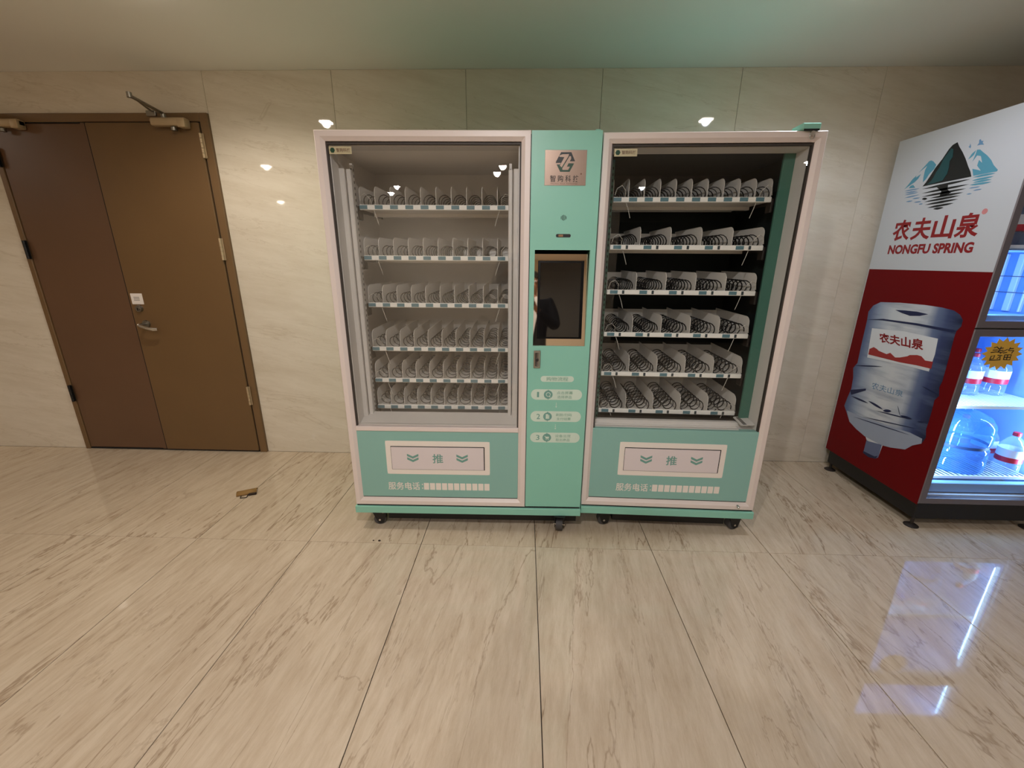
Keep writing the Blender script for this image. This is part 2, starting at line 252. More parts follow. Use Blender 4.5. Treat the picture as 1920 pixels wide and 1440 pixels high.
 'bottomcone': [(0.1041,0.4741),(0.2343,0.4804),(0.4176,0.4963),(0.5688,0.5139),(0.6451,0.5106),(0.6499,0.4836),(0.6041,0.4512),(0.5703,0.4102),(0.4807,0.3799),(0.4143,0.3664),(0.2902,0.3683),(0.213,0.3864),(0.1462,0.4113)],
 'jug_strokes': [[(0.1085,0.5799),(0.1265,0.5826),(0.1444,0.5843),(0.1625,0.5852),(0.1805,0.5853),(0.1985,0.5848),(0.2165,0.5836),(0.2345,0.5815),(0.2526,0.5786),(0.2363,0.576),(0.2195,0.5742),(0.2021,0.5733),(0.1844,0.5732),(0.1662,0.5736),(0.1475,0.5747),(0.1283,0.5768)],[(0.2479,0.5933),(0.262,0.5949),(0.2762,0.5952),(0.2907,0.5946),(0.3053,0.593),(0.3199,0.5908),(0.3347,0.5877),(0.3497,0.5837),(0.3648,0.5786),(0.3518,0.577),(0.3383,0.5766),(0.3243,0.5771),(0.3099,0.5786),(0.2951,0.5807),(0.2799,0.5838),(0.2642,0.588)],[(0.3671,0.5715),(0.3729,0.5776),(0.3792,0.5824),(0.3858,0.5859),(0.3927,0.5884),(0.3998,0.5901),(0.4072,0.5907),(0.4149,0.5902),(0.423,0.5884),(0.4174,0.5824),(0.4114,0.5777),(0.4049,0.5742),(0.398,0.5716),(0.3909,0.5699),(0.3834,0.5692),(0.3755,0.5697)],[(0.4509,0.633),(0.4539,0.63),(0.4573,0.626),(0.4609,0.6211),(0.4648,0.6153),(0.4689,0.6089),(0.4732,0.6016),(0.4779,0.5934),(0.4829,0.5842),(0.4799,0.5871),(0.4766,0.591),(0.473,0.596),(0.4691,0.6017),(0.465,0.6081),(0.4606,0.6154),(0.456,0.6236)],[(0.3179,0.5533),(0.3483,0.5594),(0.3781,0.5649),(0.4074,0.5697),(0.4361,0.574),(0.4643,0.5778),(0.492,0.5812),(0.5191,0.584),(0.5459,0.5862),(0.5201,0.5809),(0.4936,0.5759),(0.4663,0.5714),(0.4383,0.5671),(0.4095,0.5631),(0.3799,0.5594),(0.3494,0.5561)],[(0.2343,0.4804),(0.2864,0.4918),(0.3365,0.5023),(0.3849,0.5119),(0.4316,0.5209),(0.4766,0.5293),(0.5201,0.537),(0.5622,0.5441),(0.6029,0.5506),(0.5629,0.5417),(0.5214,0.5329),(0.4782,0.5241),(0.4333,0.5154),(0.3866,0.5065),(0.338,0.4977),(0.2873,0.489)],[(0.1698,0.4554),(0.2271,0.4633),(0.2822,0.4704),(0.3353,0.4769),(0.3863,0.4827),(0.4355,0.488),(0.483,0.4928),(0.5287,0.4971),(0.573,0.5007),(0.5295,0.4946),(0.4843,0.4886),(0.4372,0.4827),(0.3881,0.477),(0.337,0.4714),(0.2837,0.4658),(0.228,0.4605)],[(0.0711,0.7804),(0.0994,0.7884),(0.1273,0.7957),(0.1548,0.8022),(0.1818,0.8082),(0.2084,0.8137),(0.2346,0.8186),(0.2604,0.8229),(0.2859,0.8266),(0.2615,0.8196),(0.2364,0.8129),(0.2106,0.8067),(0.1842,0.8008),(0.157,0.7951),(0.1292,0.7898),(0.1006,0.7849)],[(0.4829,0.5842),(0.4917,0.5883),(0.5008,0.5913),(0.5102,0.5934),(0.5197,0.5946),(0.5294,0.5952),(0.5392,0.595),(0.5493,0.5938),(0.5596,0.5916),(0.5513,0.5877),(0.5425,0.5847),(0.5334,0.5826),(0.524,0.5813),(0.5142,0.5807),(0.5042,0.5809),(0.4937,0.582)],[(0.5906,0.5893),(0.596,0.5931),(0.6015,0.5962),(0.6071,0.5987),(0.6129,0.6008),(0.6187,0.6025),(0.6247,0.6037),(0.6308,0.6043),(0.637,0.6044),(0.6319,0.6007),(0.6266,0.5977),(0.621,0.5952),(0.6153,0.5931),(0.6094,0.5914),(0.6034,0.5901),(0.5971,0.5894)],[(0.5582,0.7851),(0.5703,0.7843),(0.5824,0.783),(0.5945,0.7813),(0.6066,0.7792),(0.6187,0.7768),(0.6308,0.7741),(0.6429,0.771),(0.655,0.7674),(0.6438,0.7681),(0.6323,0.7693),(0.6206,0.7709),(0.6086,0.7729),(0.5964,0.7753),(0.5839,0.7781),(0.5712,0.7813)]],
 'jug_text': [(0.2193,0.9646),(0.1923,1.021),(0.4949,1.031),(0.5063,0.9723)],
 'jug_text2': [(0.2463,0.674),(0.2422,0.7168),(0.462,0.7264),(0.4654,0.6905)],
 'big_text': [(0.117,1.548),(0.5903,1.659),(0.6143,1.472),(0.093,1.54),(0.1198,1.563),(0.0982,1.678),(0.5899,1.676),(0.602,1.559)],
 'nong': [(0.1088,1.478),(0.1104,1.533),(0.5989,1.537),(0.6053,1.485)],
}

# ---------------------------------------------------------------- materials
M = {}
M['tile'] = stone('floor_stone', (206, 189, 166), (184, 164, 139), (140, 116, 91), ((3.4, .55, 1), (0, 0, R(7)), .85, 9, .8), .045)
M['wallstone'] = stone('wall_stone', (217, 208, 192), (203, 192, 173), (186, 172, 150), ((.6, 1, 3.6), (0, R(-11), 0), .5, 3.2, 1.1), .035)
M['grout'] = mat('dark_grout', (34, 26, 20), .9)
M['grout_pale'] = mat('wall_joint', (186, 172, 148), .8)
M['ceiling'] = mat('ceiling_paint', (230, 227, 221), .85, noise=.02, nscale=3)
M['dim'] = mat('dim_shade_wall', (70, 58, 46), .4, noise=.1, nscale=2)  # dark wall colour chosen to keep reflections and the right corner dim
M['plain'] = mat('far_wall', (220, 207, 184), .3, noise=.04, nscale=2)
M['door'] = mat('brown_door_paint', (108, 82, 52), .34, noise=.06, nscale=5)
M['door_l'] = mat('reddish_brown_door_paint', (100, 73, 53), .34, noise=.06, nscale=5)
M['door_frame'] = mat('door_frame_paint', (112, 86, 56), .4, noise=.08, nscale=8)
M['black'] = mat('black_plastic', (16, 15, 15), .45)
M['shadow_gap'] = mat('dark_gap', (14, 11, 9), .8)
M['steel'] = mat('brushed_steel', (196, 188, 178), .28, 1)
M['steel_dull'] = mat('dull_steel', (150, 146, 138), .4, 1)
M['chrome'] = mat('chrome', (225, 225, 225), .08, 1)
M['mirror'] = mat('mirror_steel', (222, 205, 182), .03, 1)
M['closer'] = mat('closer_enamel', (186, 164, 132), .4, .4)
M['paper'] = mat('white_paper', (225, 218, 212), .7)
M['ink'] = mat('grey_ink', (150, 145, 142), .7)
M['alu'] = mat('powder_coated_white', (226, 213, 206), .38)
M['mint'] = mat('mint_enamel', (138, 199, 179), .38)
M['mint_panel'] = mat('mint_panel_sheet', (138, 184, 174), .42)
M['mint_in'] = mat('mint_interior', (64, 110, 96), .5)
M['mint_dark'] = mat('dark_green_interior', (22, 31, 30), .6)
M['int_grey'] = mat('grey_interior', (236, 231, 226), .55)
M['liner'] = mat('liner_plastic', (216, 211, 206), .4)
M['tray'] = mat('tray_white', (238, 233, 226), .4)
M['strip'] = mat('price_strip_white', (246, 243, 236), .4)
M['tag'] = mat('blue_price_tag', (92, 128, 138), .5, noise=.35, nscale=220)
M['tag_d'] = mat('dark_price_tag', (50, 62, 66), .5)
M['coil'] = mat('black_coil_wire', (12, 11, 11), .45, spec=.3)
M['coil_b'] = mat('brown_black_coil_wire', (30, 25, 22), .5)
M['bracket'] = mat('dark_bracket', (40, 33, 28), .5)
M['cable'] = mat('clear_cable', (196, 190, 180), .4)
M['gasket'] = mat('dark_gasket', (60, 53, 48), .6)
M['glass'] = pane_mat('door_glass', (.985, .99, .985), .07)
M['glass_single'] = pane_mat('single_door_glass', (.97, .985, .975), .06)
M['white_print'] = mat('white_print', (236, 228, 218), .5)
M['flap'] = mat('flap_white', (222, 212, 212), .42)
M['teal_print'] = mat('teal_print', (112, 160, 148), .5)
M['pill'] = mat('pale_mint_print', (206, 224, 208), .5)
M['pill_txt'] = mat('soft_teal_print', (140, 180, 160), .5)
M['plate'] = mat('brushed_plate', (150, 130, 116), .34, .8)
M['emb_dark'] = mat('emblem_dark', (14, 22, 22), .4)
M['emb_green'] = mat('emblem_green', (14, 62, 40), .4)
M['black_print'] = mat('black_print', (32, 24, 20), .5)
M['brown_print'] = mat('brown_print', (104, 72, 54), .5)
M['gold'] = mat('gold_sticker', (190, 180, 146), .45, .2)
M['bezel'] = mat('black_bezel', (8, 8, 8), .3, spec=.15)
M['screen'] = mat('screen_glass', (20, 18, 17), .03, spec=.9)
M['rubber'] = mat('castor_rubber', (70, 68, 68), .6)

def bevel_panel(m, x0, x1, y0, y1, z0, z1, bev): return m.box(x0, x1, y0, y1, z0, z1, bev)

# ---------------------------------------------------------------- room shell
XL, XR, YB = -8.6, 3.75, -3.75
fl = MB().box(XL, XR, -9.1, WALL+.1, -.06, -.006).build('floor', M['grout'], None, kind='structure', label='polished beige stone tile floor', )
TX, TY = .6, 1.2
tile_me = {}
x = .075 - .6*14
k0 = 0
while x < XR:
    xa, xb = max(x, XL), min(x+TX, XR)
    for ya, yb in ((1.829, WALL), (.629, 1.829), (-.571, .629), (-1.771, -.571), (-2.971, -1.771), (YB, -2.971)):
        if xb-xa > .03:
            key = (round(xb-xa, 3), round(yb-ya, 3))
            if key not in tile_me:
                gx, gy = .0016, .0009
                tile_me[key] = MB().box(gx, xb-xa-gx, gy, yb-ya-gy, -.012, 0, .0006).mesh('tile', M['tile'])
            put('tile', tile_me[key], fl, (xa, ya, 0))
    x += TX
cl = MB().box(XL, XR, -9.1, WALL+.1, CEIL, CEIL+.06).build('ceiling', M['ceiling'], None, kind='structure', label='smooth off-white painted ceiling')
wb = MB().box(XL, XR, WALL+.012, WALL+.1, 0, CEIL).build('wall_back', M['grout_pale'], None, kind='structure', label='polished cream marble wall behind the machines')
DX0, DX1, DZ = -3.41, -1.972, 2.29
seams = [XL, -7.65, -6.84, -6.03, -5.22, -4.41, DX0, DX1, -1.18, -.37, .44, 1.25, 2.07, 2.88, XR]
for a, b in zip(seams, seams[1:]):
    z0 = DZ if (a >= DX0-.01 and b <= DX1+.01) else 0
    g = .0009
    MB().box(0, b-a-2*g, 0, .013, 0, CEIL-z0-.0015, .0007).build('wall_panel', M['wallstone'], wb, loc=(a+g, WALL, z0+.0008))
MB().box(XL-.1, XL, YB, WALL+.1, 0, CEIL).build('wall_left', M['plain'], None, kind='structure')
MB().box(XR, XR+.1, -9.1, WALL+.1, 0, CEIL).build('wall_right', M['dim'], None, kind='structure')
XO = 1.35  # unseen dark recess from here rightward, added so the right-hand glass reflects dark
MB().box(XL-.1, XO, YB-.1, YB, 0, CEIL).build('wall_front', M['plain'], None, kind='structure')
MB().box(XO-.1, XO, -9.1, YB-.1, 0, CEIL).build('dark_recess_side', M['dim'], None, kind='structure')
MB().box(XO-.1, XR+.1, -9.2, -9.1, 0, CEIL).build('wall_far', M['dim'], None, kind='structure')

# recessed downlights (set into the ceiling, just above the frame of the photograph)
M['lamp'] = mat('lamp_diffuser', (255, 240, 220), .5, emit=(1, .90, .78, 100))
LAMP_LABELS = ['square recessed downlight above the left part of the corridor', 'square recessed downlight above the floor between door and mint machine', 'square recessed downlight above the screenless mint machine',
    'square recessed downlight farthest left, second row from the marble wall', 'square recessed downlight in front of the brown double door', 'square recessed downlight in front of the touch screen machine', 'dim square recessed downlight in front of the red cooler',
    'square recessed downlight behind the standing person to the left', 'square recessed downlight nearly over the standing person', 'dim square recessed downlight far to the right of the person',
    'square recessed downlight by the rear wall, farthest left', 'square recessed downlight by the rear wall, behind the person', 'dim square recessed downlight by the opening in the rear wall']
lamp_ring = MB().frame(-.062, .062, -.062, .062, [(0, 0), (0, .006), (.016, .006), (.016, -.02), (.02, -.02), (.02, 0)]).xf(Matrix.Rotation(R(90), 4, 'X')).mesh('trim_ring', M['white_print'])
lamp_disc = MB().poly(rrect(-.042, .042, -.042, .042, .012), lambda u, v, d: (u, v, -d), .026).mesh('diffuser', M['lamp'])
for i, (x, y, e, c) in enumerate(LAMPS):
    t = thing('downlight', LAMP_LABELS[i], 'light', (x, y, CEIL), group='square recessed downlights')
    put('trim_ring', lamp_ring, t); put('diffuser', lamp_disc, t, (0, 0, -.002))

# ---------------------------------------------------------------- double door
door = MB().box(DX0, DX0+.035, WALL-.018, WALL+.012, 0, DZ, .003).box(DX1-.052, DX1, WALL-.018, WALL+.012, 0, DZ, .003).box(DX0+.035, DX1-.052, WALL-.018, WALL+.012, DZ-.048, DZ, .003) \
    .box(DX0+.02, DX1-.04, WALL+.006, WALL+.012, .0, DZ-.03).build('door_1', M['door_frame'], None, kind='structure', label='brown metal double door with overhead closers')
SP = -2.755
def leaf(name, x0, x1, yf, m):
    return MB().box(x0, x1, yf, WALL+.004, .014, DZ-.054, .004).build(name, m, door)
lf_l = leaf('door_leaf', DX0+.038, SP-.002, WALL-.012, M['door_l']); lf_l['label'] = 'left leaf, slightly redder brown'
lf_r = leaf('door_leaf', SP+.002, DX1-.058, WALL-.026, M['door'])
MB().box(SP-.030, SP-.004, WALL-.020, WALL-.010, .014, DZ-.054).build('meeting_strip', M['door_l'], lf_l)
MB().box(SP-.004, SP+.0025, WALL-.0215, WALL-.006, .014, DZ-.054).build('leaf_gap', M['shadow_gap'], lf_l)
MB().box(DX1-.058, DX1-.052, WALL-.012, WALL-.006, .014, DZ-.05).box(DX0+.035, DX1-.052, WALL-.012, WALL-.006, DZ-.054, DZ-.047).box(DX0+.03, DX1-.052, WALL-.010, WALL-.004, 0, .014).build('door_gap_shade', M['shadow_gap'], door)  # dark strips paint the shade in the gaps around the leaves
for x, za, zb, m, lf in ((-1.998-.026, 2.035, 2.175, 'closer', lf_r), (-1.998-.026, 1.42, 1.56, 'closer', lf_r), (-1.998-.026, .39, .53, 'closer', lf_r), (DX0+.034, 1.985, 2.10, 'black', lf_l), (DX0+.034, 1.42, 1.54, 'black', lf_l), (DX0+.034, .395, .52, 'black', lf_l)):
    h = MB()
    n = 5; st = (zb-za)/n
    for k in range(n): h.cyl((x, WALL-.032, za+k*st+.001), (x, WALL-.032, za+(k+1)*st-.001), .0085, n=10)
    h.box(x-.014, x+.014, WALL-.026, WALL-.022, za, zb)
    h.build('hinge', M[m], lf, smooth=True)
# lever, cylinder, notice on the right leaf
yl = WALL-.026
MB().poly(rrect(-2.735, -2.652, 1.122, 1.196, .003), lambda u, v, d: (u, yl-d, v), .0012).build('paper_notice', M['paper'], lf_r)
for zz in (1.170, 1.160, 1.150): MB().poly([(-2.716, zz-.0025), (-2.675, zz-.0025), (-2.675, zz+.0025), (-2.716, zz+.0025)], lambda u, v, d: (u, yl-.0013-d, v), .0004).build('print_line', M['ink'], lf_r)
m = MB().cyl((-2.69, yl, 1.093), (-2.69, yl-.016, 1.093), .024, .022, 20).cyl((-2.69, yl-.016, 1.093), (-2.69, yl-.02, 1.093), .014, .013, 16)
m.build('lock_cylinder', M['steel_dull'], lf_r, smooth=True)
MB().box(-2.693, -2.687, yl-.0215, yl-.0195, 1.08, 1.10).build('keyhole', M['black'], lf_r)
m = MB().cyl((-2.668, yl, .985), (-2.668, yl-.012, .985), .027, .025, 20).cyl((-2.668, yl-.012, .985), (-2.668, yl-.06, .985), .011, .010, 12)
m.build('lever_rose', M['steel_dull'], lf_r, smooth=True)
MB().tube([(-2.672, yl-.058, .985), (-2.655, yl-.063, .978), (-2.62, yl-.062, .965), (-2.58, yl-.058, .955), (-2.555, yl-.05, .955)], [.011, .0115, .011, .0105, .009], 10).build('lever_handle', M['chrome'], lf_r, smooth=True)
def closer(xa, xb, lf, s):
    y = (WALL-.026) if lf is lf_r else WALL-.012
    b = MB().box(xa, xb, y-.052, y, 2.205, 2.25, .012, 3).box(xb-.05 if s > 0 else xa, xb if s > 0 else xa+.05, y-.056, y-.004, 2.195, 2.246, .008, 2)
    b.build('door_closer', M['closer'], lf, smooth=True)
    px = xa+.08 if s > 0 else xb-.08
    MB().cyl((px, y-.03, 2.25), (px, y-.03, 2.272), .014, n=12).cyl((px+.05, y-.03, 2.2), (px+.05, y-.03, 2.182), .016, n=12).build('closer_spindle', M['steel_dull'], lf, smooth=True)
    ex, ey = px+.02*s, y-.27
    MB().tube([(px, y-.03, 2.274), (ex, ey, 2.29)], .009, 8).tube([(ex, ey, 2.297), (px-.10*s, WALL-.012, 2.297)], .006, 8).cyl((ex, ey, 2.28), (ex, ey, 2.306), .013, n=12).box(px-.10*s-.03, px-.10*s+.03, WALL-.03, WALL+.006, 2.27, 2.30, .003).build('closer_arm', M['steel_dull'], lf, smooth=True)
closer(-2.295, -2.075, lf_r, 1)
closer(-3.40, -3.14, lf_l, 1)

# ---------------------------------------------------------------- vending machines
Z0, ZT = .142, 1.957
front = lambda y0: (lambda u, v, d: (u, y0-d, v))
def coil_mesh(r, L, turns, wire, m, name='spiral_coil', hand=1):
    pts = []; n = 14
    for k in range(turns*n+1):
        a = 2*math.pi*k/n; pts.append((r*math.cos(a*hand-.6), L*k/(turns*n), r*math.sin(a*hand-.6)))
    return MB().tube(pts, wire, 4).mesh(name, m, True)
def divider_mesh(L, H, c):
    pr = [(0, 0), (L, 0), (L, H), (c*1.3, H)] + [(c*1.3-c*1.3*math.sin(R(a)), H-c+c*math.cos(R(a))) for a in (20, 45, 70, 90)]
    return MB().poly(pr, lambda u, v, d: (d-.0009, u, v), .0018).mesh('lane_divider', M['tray'])
TL = .42
COIL1 = coil_mesh(.031, .38, 6, .0021, M['coil_b']); COIL1B = coil_mesh(.031, .38, 8, .0027, M['coil'])
COIL_S = coil_mesh(.024, .36, 10, .0026, M['coil'], hand=-1); COIL_L = coil_mesh(.032, .38, 8, .0029, M['coil'])
DIV = divider_mesh(TL, .104, .03)
TAG = MB().box(-.019, .019, -.0016, 0, -.0085, .0085).mesh('price_tag', M['tag'])
TAG_S = MB().box(-.0055, .0055, -.0016, 0, -.0085, .0085).mesh('price_tag', M['tag_d'])
WIREC = MB().tube([(0, 0, 0), (.008, -.008, .03), (.03, -.012, .042), (.05, -.004, .02), (.052, .02, -.01), (.07, .01, -.06), (.082, .01, -.10)], .0016, 5).mesh('cable', M['cable'], True)
BRK = MB().box(-.006, .006, 0, .05, -.045, .018, .003).box(-.004, .004, .05, TL-.05, -.01, .006).mesh('tray_bracket', M['bracket'])
def tray(parent, x0, x1, yt, z, lanes, doubles, coil, lane_tag):
    w_ = x1-x0
    t = MB().box(x0, x1, yt+.012, yt+TL, z+.004, z+.007).box(x0, x1, yt+TL-.004, yt+TL, z, z+.10).box(x0, x1, yt+TL*.5, yt+TL*.5+.03, z-.012, z+.004).build('tray', M['tray'], parent)
    MB().box(x0, x1, yt, yt+.012, z, z+.024, .0025).build('front_strip', M['strip'], t)
    lw = w_/lanes
    for i in range(lanes+1): put('lane_divider', DIV, t, (min(max(x0+i*lw, x0+.001), x1-.001), yt+.012, z+.007))
    for i in range(lanes):
        cx = x0+(i+.5)*lw
        ph = random.uniform(-.5, .5)
        if doubles:
            put('spiral_coil', COIL_S, t, (x0+(i+.24)*lw, yt+.03, z+.007+.027), (0, ph, 0))
            put('spiral_coil', COIL_L, t, (x0+(i+.67)*lw, yt+.018, z+.007+.035), (0, ph, 0))
            put('price_tag', TAG, t, (x0+(i+.24)*lw, yt, z+.0125)); put('price_tag', TAG_S, t, (x0+(i+.56)*lw, yt, z+.0125))
        else:
            put('spiral_coil', coil, t, (cx, yt+.016, z+.007+.034), (0, ph, 0))
            put('price_tag', TAG, t, (x0+(i+.27)*lw, yt, z+.0125))
    put('tray_bracket', BRK, t, (x0-.009, yt+.004, z)); put('tray_bracket', BRK, t, (x1+.009, yt+.004, z))
    put('cable', WIREC, t, (x0+.006, yt-.002, z+.03)); c = put('cable', WIREC, t, (x1-.004, yt-.002, z+.03)); c.scale = (-1, 1, 1)
    return t
def rail(parent, x, y, z0, z1, m):
    r = MB().box(x-.006, x+.006, y, y+.02, z0, z1).build('slotted_rail', m, parent)
    s = MB(); z = z0+.03
    while z < z1-.03:
        s.box(x-.0025, x+.0025, y-.0012, y+.002, z, z+.012); s.box(x-.0068, x-.0055, y+.006, y+.013, z, z+.012); s.box(x+.0055, x+.0068, y+.006, y+.013, z, z+.012); z += .026
    s.build('slots', M['shadow_gap'], r, kind='stuff')
def castor(parent, x, y, rz):
    c = MB().cyl((0, -.018, -.067), (0, .018, -.067), .033, n=20).build('castor', M['rubber'], parent, smooth=True, loc=(x, y, .1), )
    c.rotation_euler = (0, 0, rz)
    b = MB().box(-.035, .035, -.03, .03, -.004, 0)
    for s in (-1, 1):
        b.poly([(-.042, -.004), (.036, -.004), (.036, -.03), (.022, -.085), (.0, -.092), (-.012, -.08)], lambda u, v, d, s=s: (u, s*(.022+d), v), .003)
    b.build('castor_fork', M['black'], c)
    MB().cyl((0, -.029, -.067), (0, .029, -.067), .006, n=8).cyl((.02, -.029, -.02), (.02, .029, -.02), .005, n=8).cyl((0.005, -.028, -.018), (.005, .028, -.018), .004, n=8).build('castor_bolt', M['chrome'], c, smooth=True)
def chev(u, v, s):
    return [(u-s, v+.5*s), (u, v), (u+s, v+.5*s), (u+s, v+.5*s-.42*s), (u, v-.42*s), (u-s, v+.5*s-.42*s)]
def glass_cabinet(root, inner, post, back, W, light_bar):
    f = MB().frame(0, W, Z0+.005, ZT, [(0, .06), (0, .003), (.003, 0), (.024, 0), (.040, .013), (.040, .06)]); f.build('door_frame', M['alu'], root)
    for xx, zz, dx, dz in ((0, Z0+.005, 1, 1), (W, Z0+.005, -1, 1), (0, ZT, 1, -1), (W, ZT, -1, -1)): pass
    bar_z = .605
    zb = .196
    MB().frame(.040, W-.040, zb-.012, ZT-.044, [(0, .016), (.007, .016), (.007, .045), (0, .045)]).build('window_gasket', M['gasket'], root)
    if light_bar: MB().box(.0395, W-.0395, .004, .05, .580, bar_z, .003).build('cross_rail', M['alu'], root)
    pn = MB().box(.0395, W-.0395, .010, .05, zb-.003, .580 if light_bar else .598, .002).build('lower_panel', M['mint_panel'], root)
    bar_top = bar_z if light_bar else .598
    # hatch
    hz0, hz1, hx0, hx1 = .333, .524, W/2-.275, W/2+.272
    ht = MB().frame(hx0, hx1, hz0, hz1, [(0, .010), (0, .0085), (.028, .0085), (.028, .010)]).build('delivery_hatch', M['white_print'], root)
    MB().poly(rrect(hx0-.001, hx1+.001, hz0-.001, hz1+.001, .012), front(.0098), .0016).build('hatch_surround', M['white_print'], ht)
    MB().box(hx0+.026, hx1-.026, .0072, .0098, hz0+.027, hz1-.029).build('hatch_gap', M['shadow_gap'], ht)
    MB().box(hx0+.028, hx1-.031, .0058, .0080, hz0+.029, hz1-.033).build('push_flap', M['flap'], ht)
    fn = front(.0057); mid = (hz0+hz1)/2-.003
    for cx in (W/2-.134, W/2+.127):
        for dz in (.012, -.008): MB().poly(chev(cx, mid+dz, .030), fn).build('chevron', M['teal_print'], ht)
    text('lettering', '推', M['teal_print'], ht, W/2-.030, W/2+.026, mid-.026, mid+.028, fn, .012)
    fp = front(.0099)
    text('lettering', '服务电话', M['white_print'], pn, hx0-.003, hx0+.168, .236, .283, fp, .012)
    for dz in (.247, .270): MB().poly(circ(hx0+.182, dz, .0035, 8), fp).build('colon_dot', M['white_print'], pn)
    for k in range(11):
        u = hx0+.190+k*.0327
        MB().poly(rrect(u, u+.0275, .238, .279, .002), fp).build('blank_square', M['white_print'], pn)
    # glass and inner liner
    gp = MB()
    for yy, tx, tz in (((.018, 0, 0), (.032, .010, .009)) if light_bar else ((.020, 0, 0),)):
        gp.poly([(.041, bar_top+.001), (W-.041, bar_top+.001), (W-.041, ZT-.045), (.041, ZT-.045)], lambda u, v, d, yy=yy, tx=tx, tz=tz: (u, yy+tx*(u-W/2)+tz*(v-1.25), v), 0)
    bmesh.ops.delete(gp.bm, geom=[e for e in gp.bm.faces if e.calc_area() < 1e-6], context='FACES_ONLY')
    gl = gp.build('glass_pane', M['glass'] if light_bar else M['glass_single'], root)
    # cabinet shell around an open interior
    D = .78
    MB().box(0.002, .036, .062, D, Z0, ZT-.002).box(W-.036, W-.002, .062, D, Z0, ZT-.002).box(.036, W-.036, .062, D, ZT-.05, ZT-.002).box(.036, W-.036, .062, D, Z0, Z0+.02).box(.036, W-.036, .66, D, Z0+.02, ZT-.05).build('cabinet', M['mint'], root)
    MB().box(.036, .040, .10, .655, .55, ZT-.052).box(W-.040, W-.036, .10, .655, .55, ZT-.052).box(.040, W-.040, .10, .655, ZT-.056, ZT-.052).box(.040, W-.040, .652, .657, .55, ZT-.056).box(.04, W-.04, .12, .65, .545, .55).build('interior_lining', back, root)
    if light_bar:
        ln = MB().frame(.047, W-.047, bar_top-.006, ZT-.051, [(0, .032), (.004, .032), (.006, .10), (0, .10)])
        ln.box(.053, W-.053, .032, .05, bar_top-.002, bar_top+.004).poly([(.047, 0), (W-.047, 0), (W-.047, 1), (.047, 1)], lambda u, v, d: (u, .05+v*.09, bar_top+.004+v*.03-.004+d), .004)
        ln.build('door_liner', M['liner'], root)
        for b in ((.047, .075, .10, .118, bar_top, 1.83), (.075, .098, .118, .148, bar_top, 1.83), (W-.075, W-.047, .10, .118, bar_top, 1.83), (W-.098, W-.078, .118, .148, bar_top, 1.83)):
            MB().box(*b, .004).build('post', M['liner'], root)
    else:
        MB().frame(.044, W-.044, bar_top-.006, ZT-.051, [(0, .032), (.003, .032), (.009, .112), (0, .112)]).build('door_liner', M['liner'], root)
        MB().box(W-.10, W-.044, .114, .128, bar_top-.03, ZT-.052, .002).build('post', M['mint_in'], root)
        MB().box(.05, W-.13, .034, .060, bar_top-.02, bar_top+.002, .002).box(.05, W-.06, .085, .112, bar_top+.0, bar_top+.022, .002).build('sill_strip', M['liner'], root)
        MB().box(.05, W-.13, .060, .085, bar_top-.02, bar_top+.004).build('sill_channel', M['int_grey'], root)
    MB().poly([(.052, 1.868), (.150, 1.868), (.150, 1.898), (.052, 1.898)], front(.0175), .0008).build('maker_sticker', M['gold'], gl)
    fs = front(.0166)
    MB().poly(circ(.067, 1.883, .011, 6), fs).build('sticker_emblem', M['emb_green'], gl)
    text('lettering', '智购科技', M['brown_print'], gl, .084, .144, 1.876, 1.891, fs, .01)
    return pn

# --- machine one: glass cabinet and control column
m1 = thing('vending_machine', 'mint vending machine with pale grey interior and tall touch screen column', 'vending machine', (-.905, 1.957, 0), .012)
W = .922
glass_cabinet(m1, None, None, M['int_grey'], W, True)
rail(m1, .089, .152, .60, 1.86, M['liner']); rail(m1, W-.089, .152, .60, 1.86, M['liner'])
for z in (1.663, 1.428, 1.195, .964, .79, .637): tray(m1, .099, .843, .188, z, 10, False, COIL1, True)
CX0, CX1 = W+.003, W+.301
sx0, sx1, sz0, sz1 = .948, 1.198, 1.037, 1.479
col = MB().box(CX0, sx0, .004, .03, Z0+.006, ZT).box(sx1, CX1, .004, .03, Z0+.006, ZT).box(sx0, sx1, .004, .03, Z0+.006, sz0).box(sx0, sx1, .004, .03, sz1, ZT) \
    .box(CX0, CX1, .03, .78, Z0+.006, sz0-.02).box(CX0, CX1, .03, .78, sz1+.02, ZT).box(CX0, CX0+.012, .03, .78, sz0-.02, sz1+.02).box(CX1-.012, CX1, .03, .78, sz0-.02, sz1+.02).box(CX0+.012, CX1-.012, .3, .78, sz0-.02, sz1+.02).build('control_column', M['mint'], m1)
MB().box(CX0+.013, CX1-.013, .2, .29, sz0-.018, sz1+.018).build('screen_recess', M['shadow_gap'], col)
MB().box(CX1-.03, CX1-.008, .01, .05, ZT, ZT+.006, .002).build('top_hinge', M['mint'], col)
MB().box(CX0-.0035, CX0+.0005, .02, .06, Z0+.01, ZT-.01).build('column_gap', M['shadow_gap'], col)
scr = MB().box(sx0-.004, sx1+.004, 0, .006, sz0-.006, sz1-.016).build('screen_unit', M['mirror'], m1, label='touch screen in a mirror steel surround')
scr.location = (0, 0.010, 0)
MB().box(sx0+.018, sx1-.017, -.004, 0, 1.070, 1.433, .001).build('screen_bezel', M['bezel'], scr)
MB().box(sx0+.029, sx1-.031, -.0048, -.0035, 1.079, 1.424).build('display', M['screen'], scr)
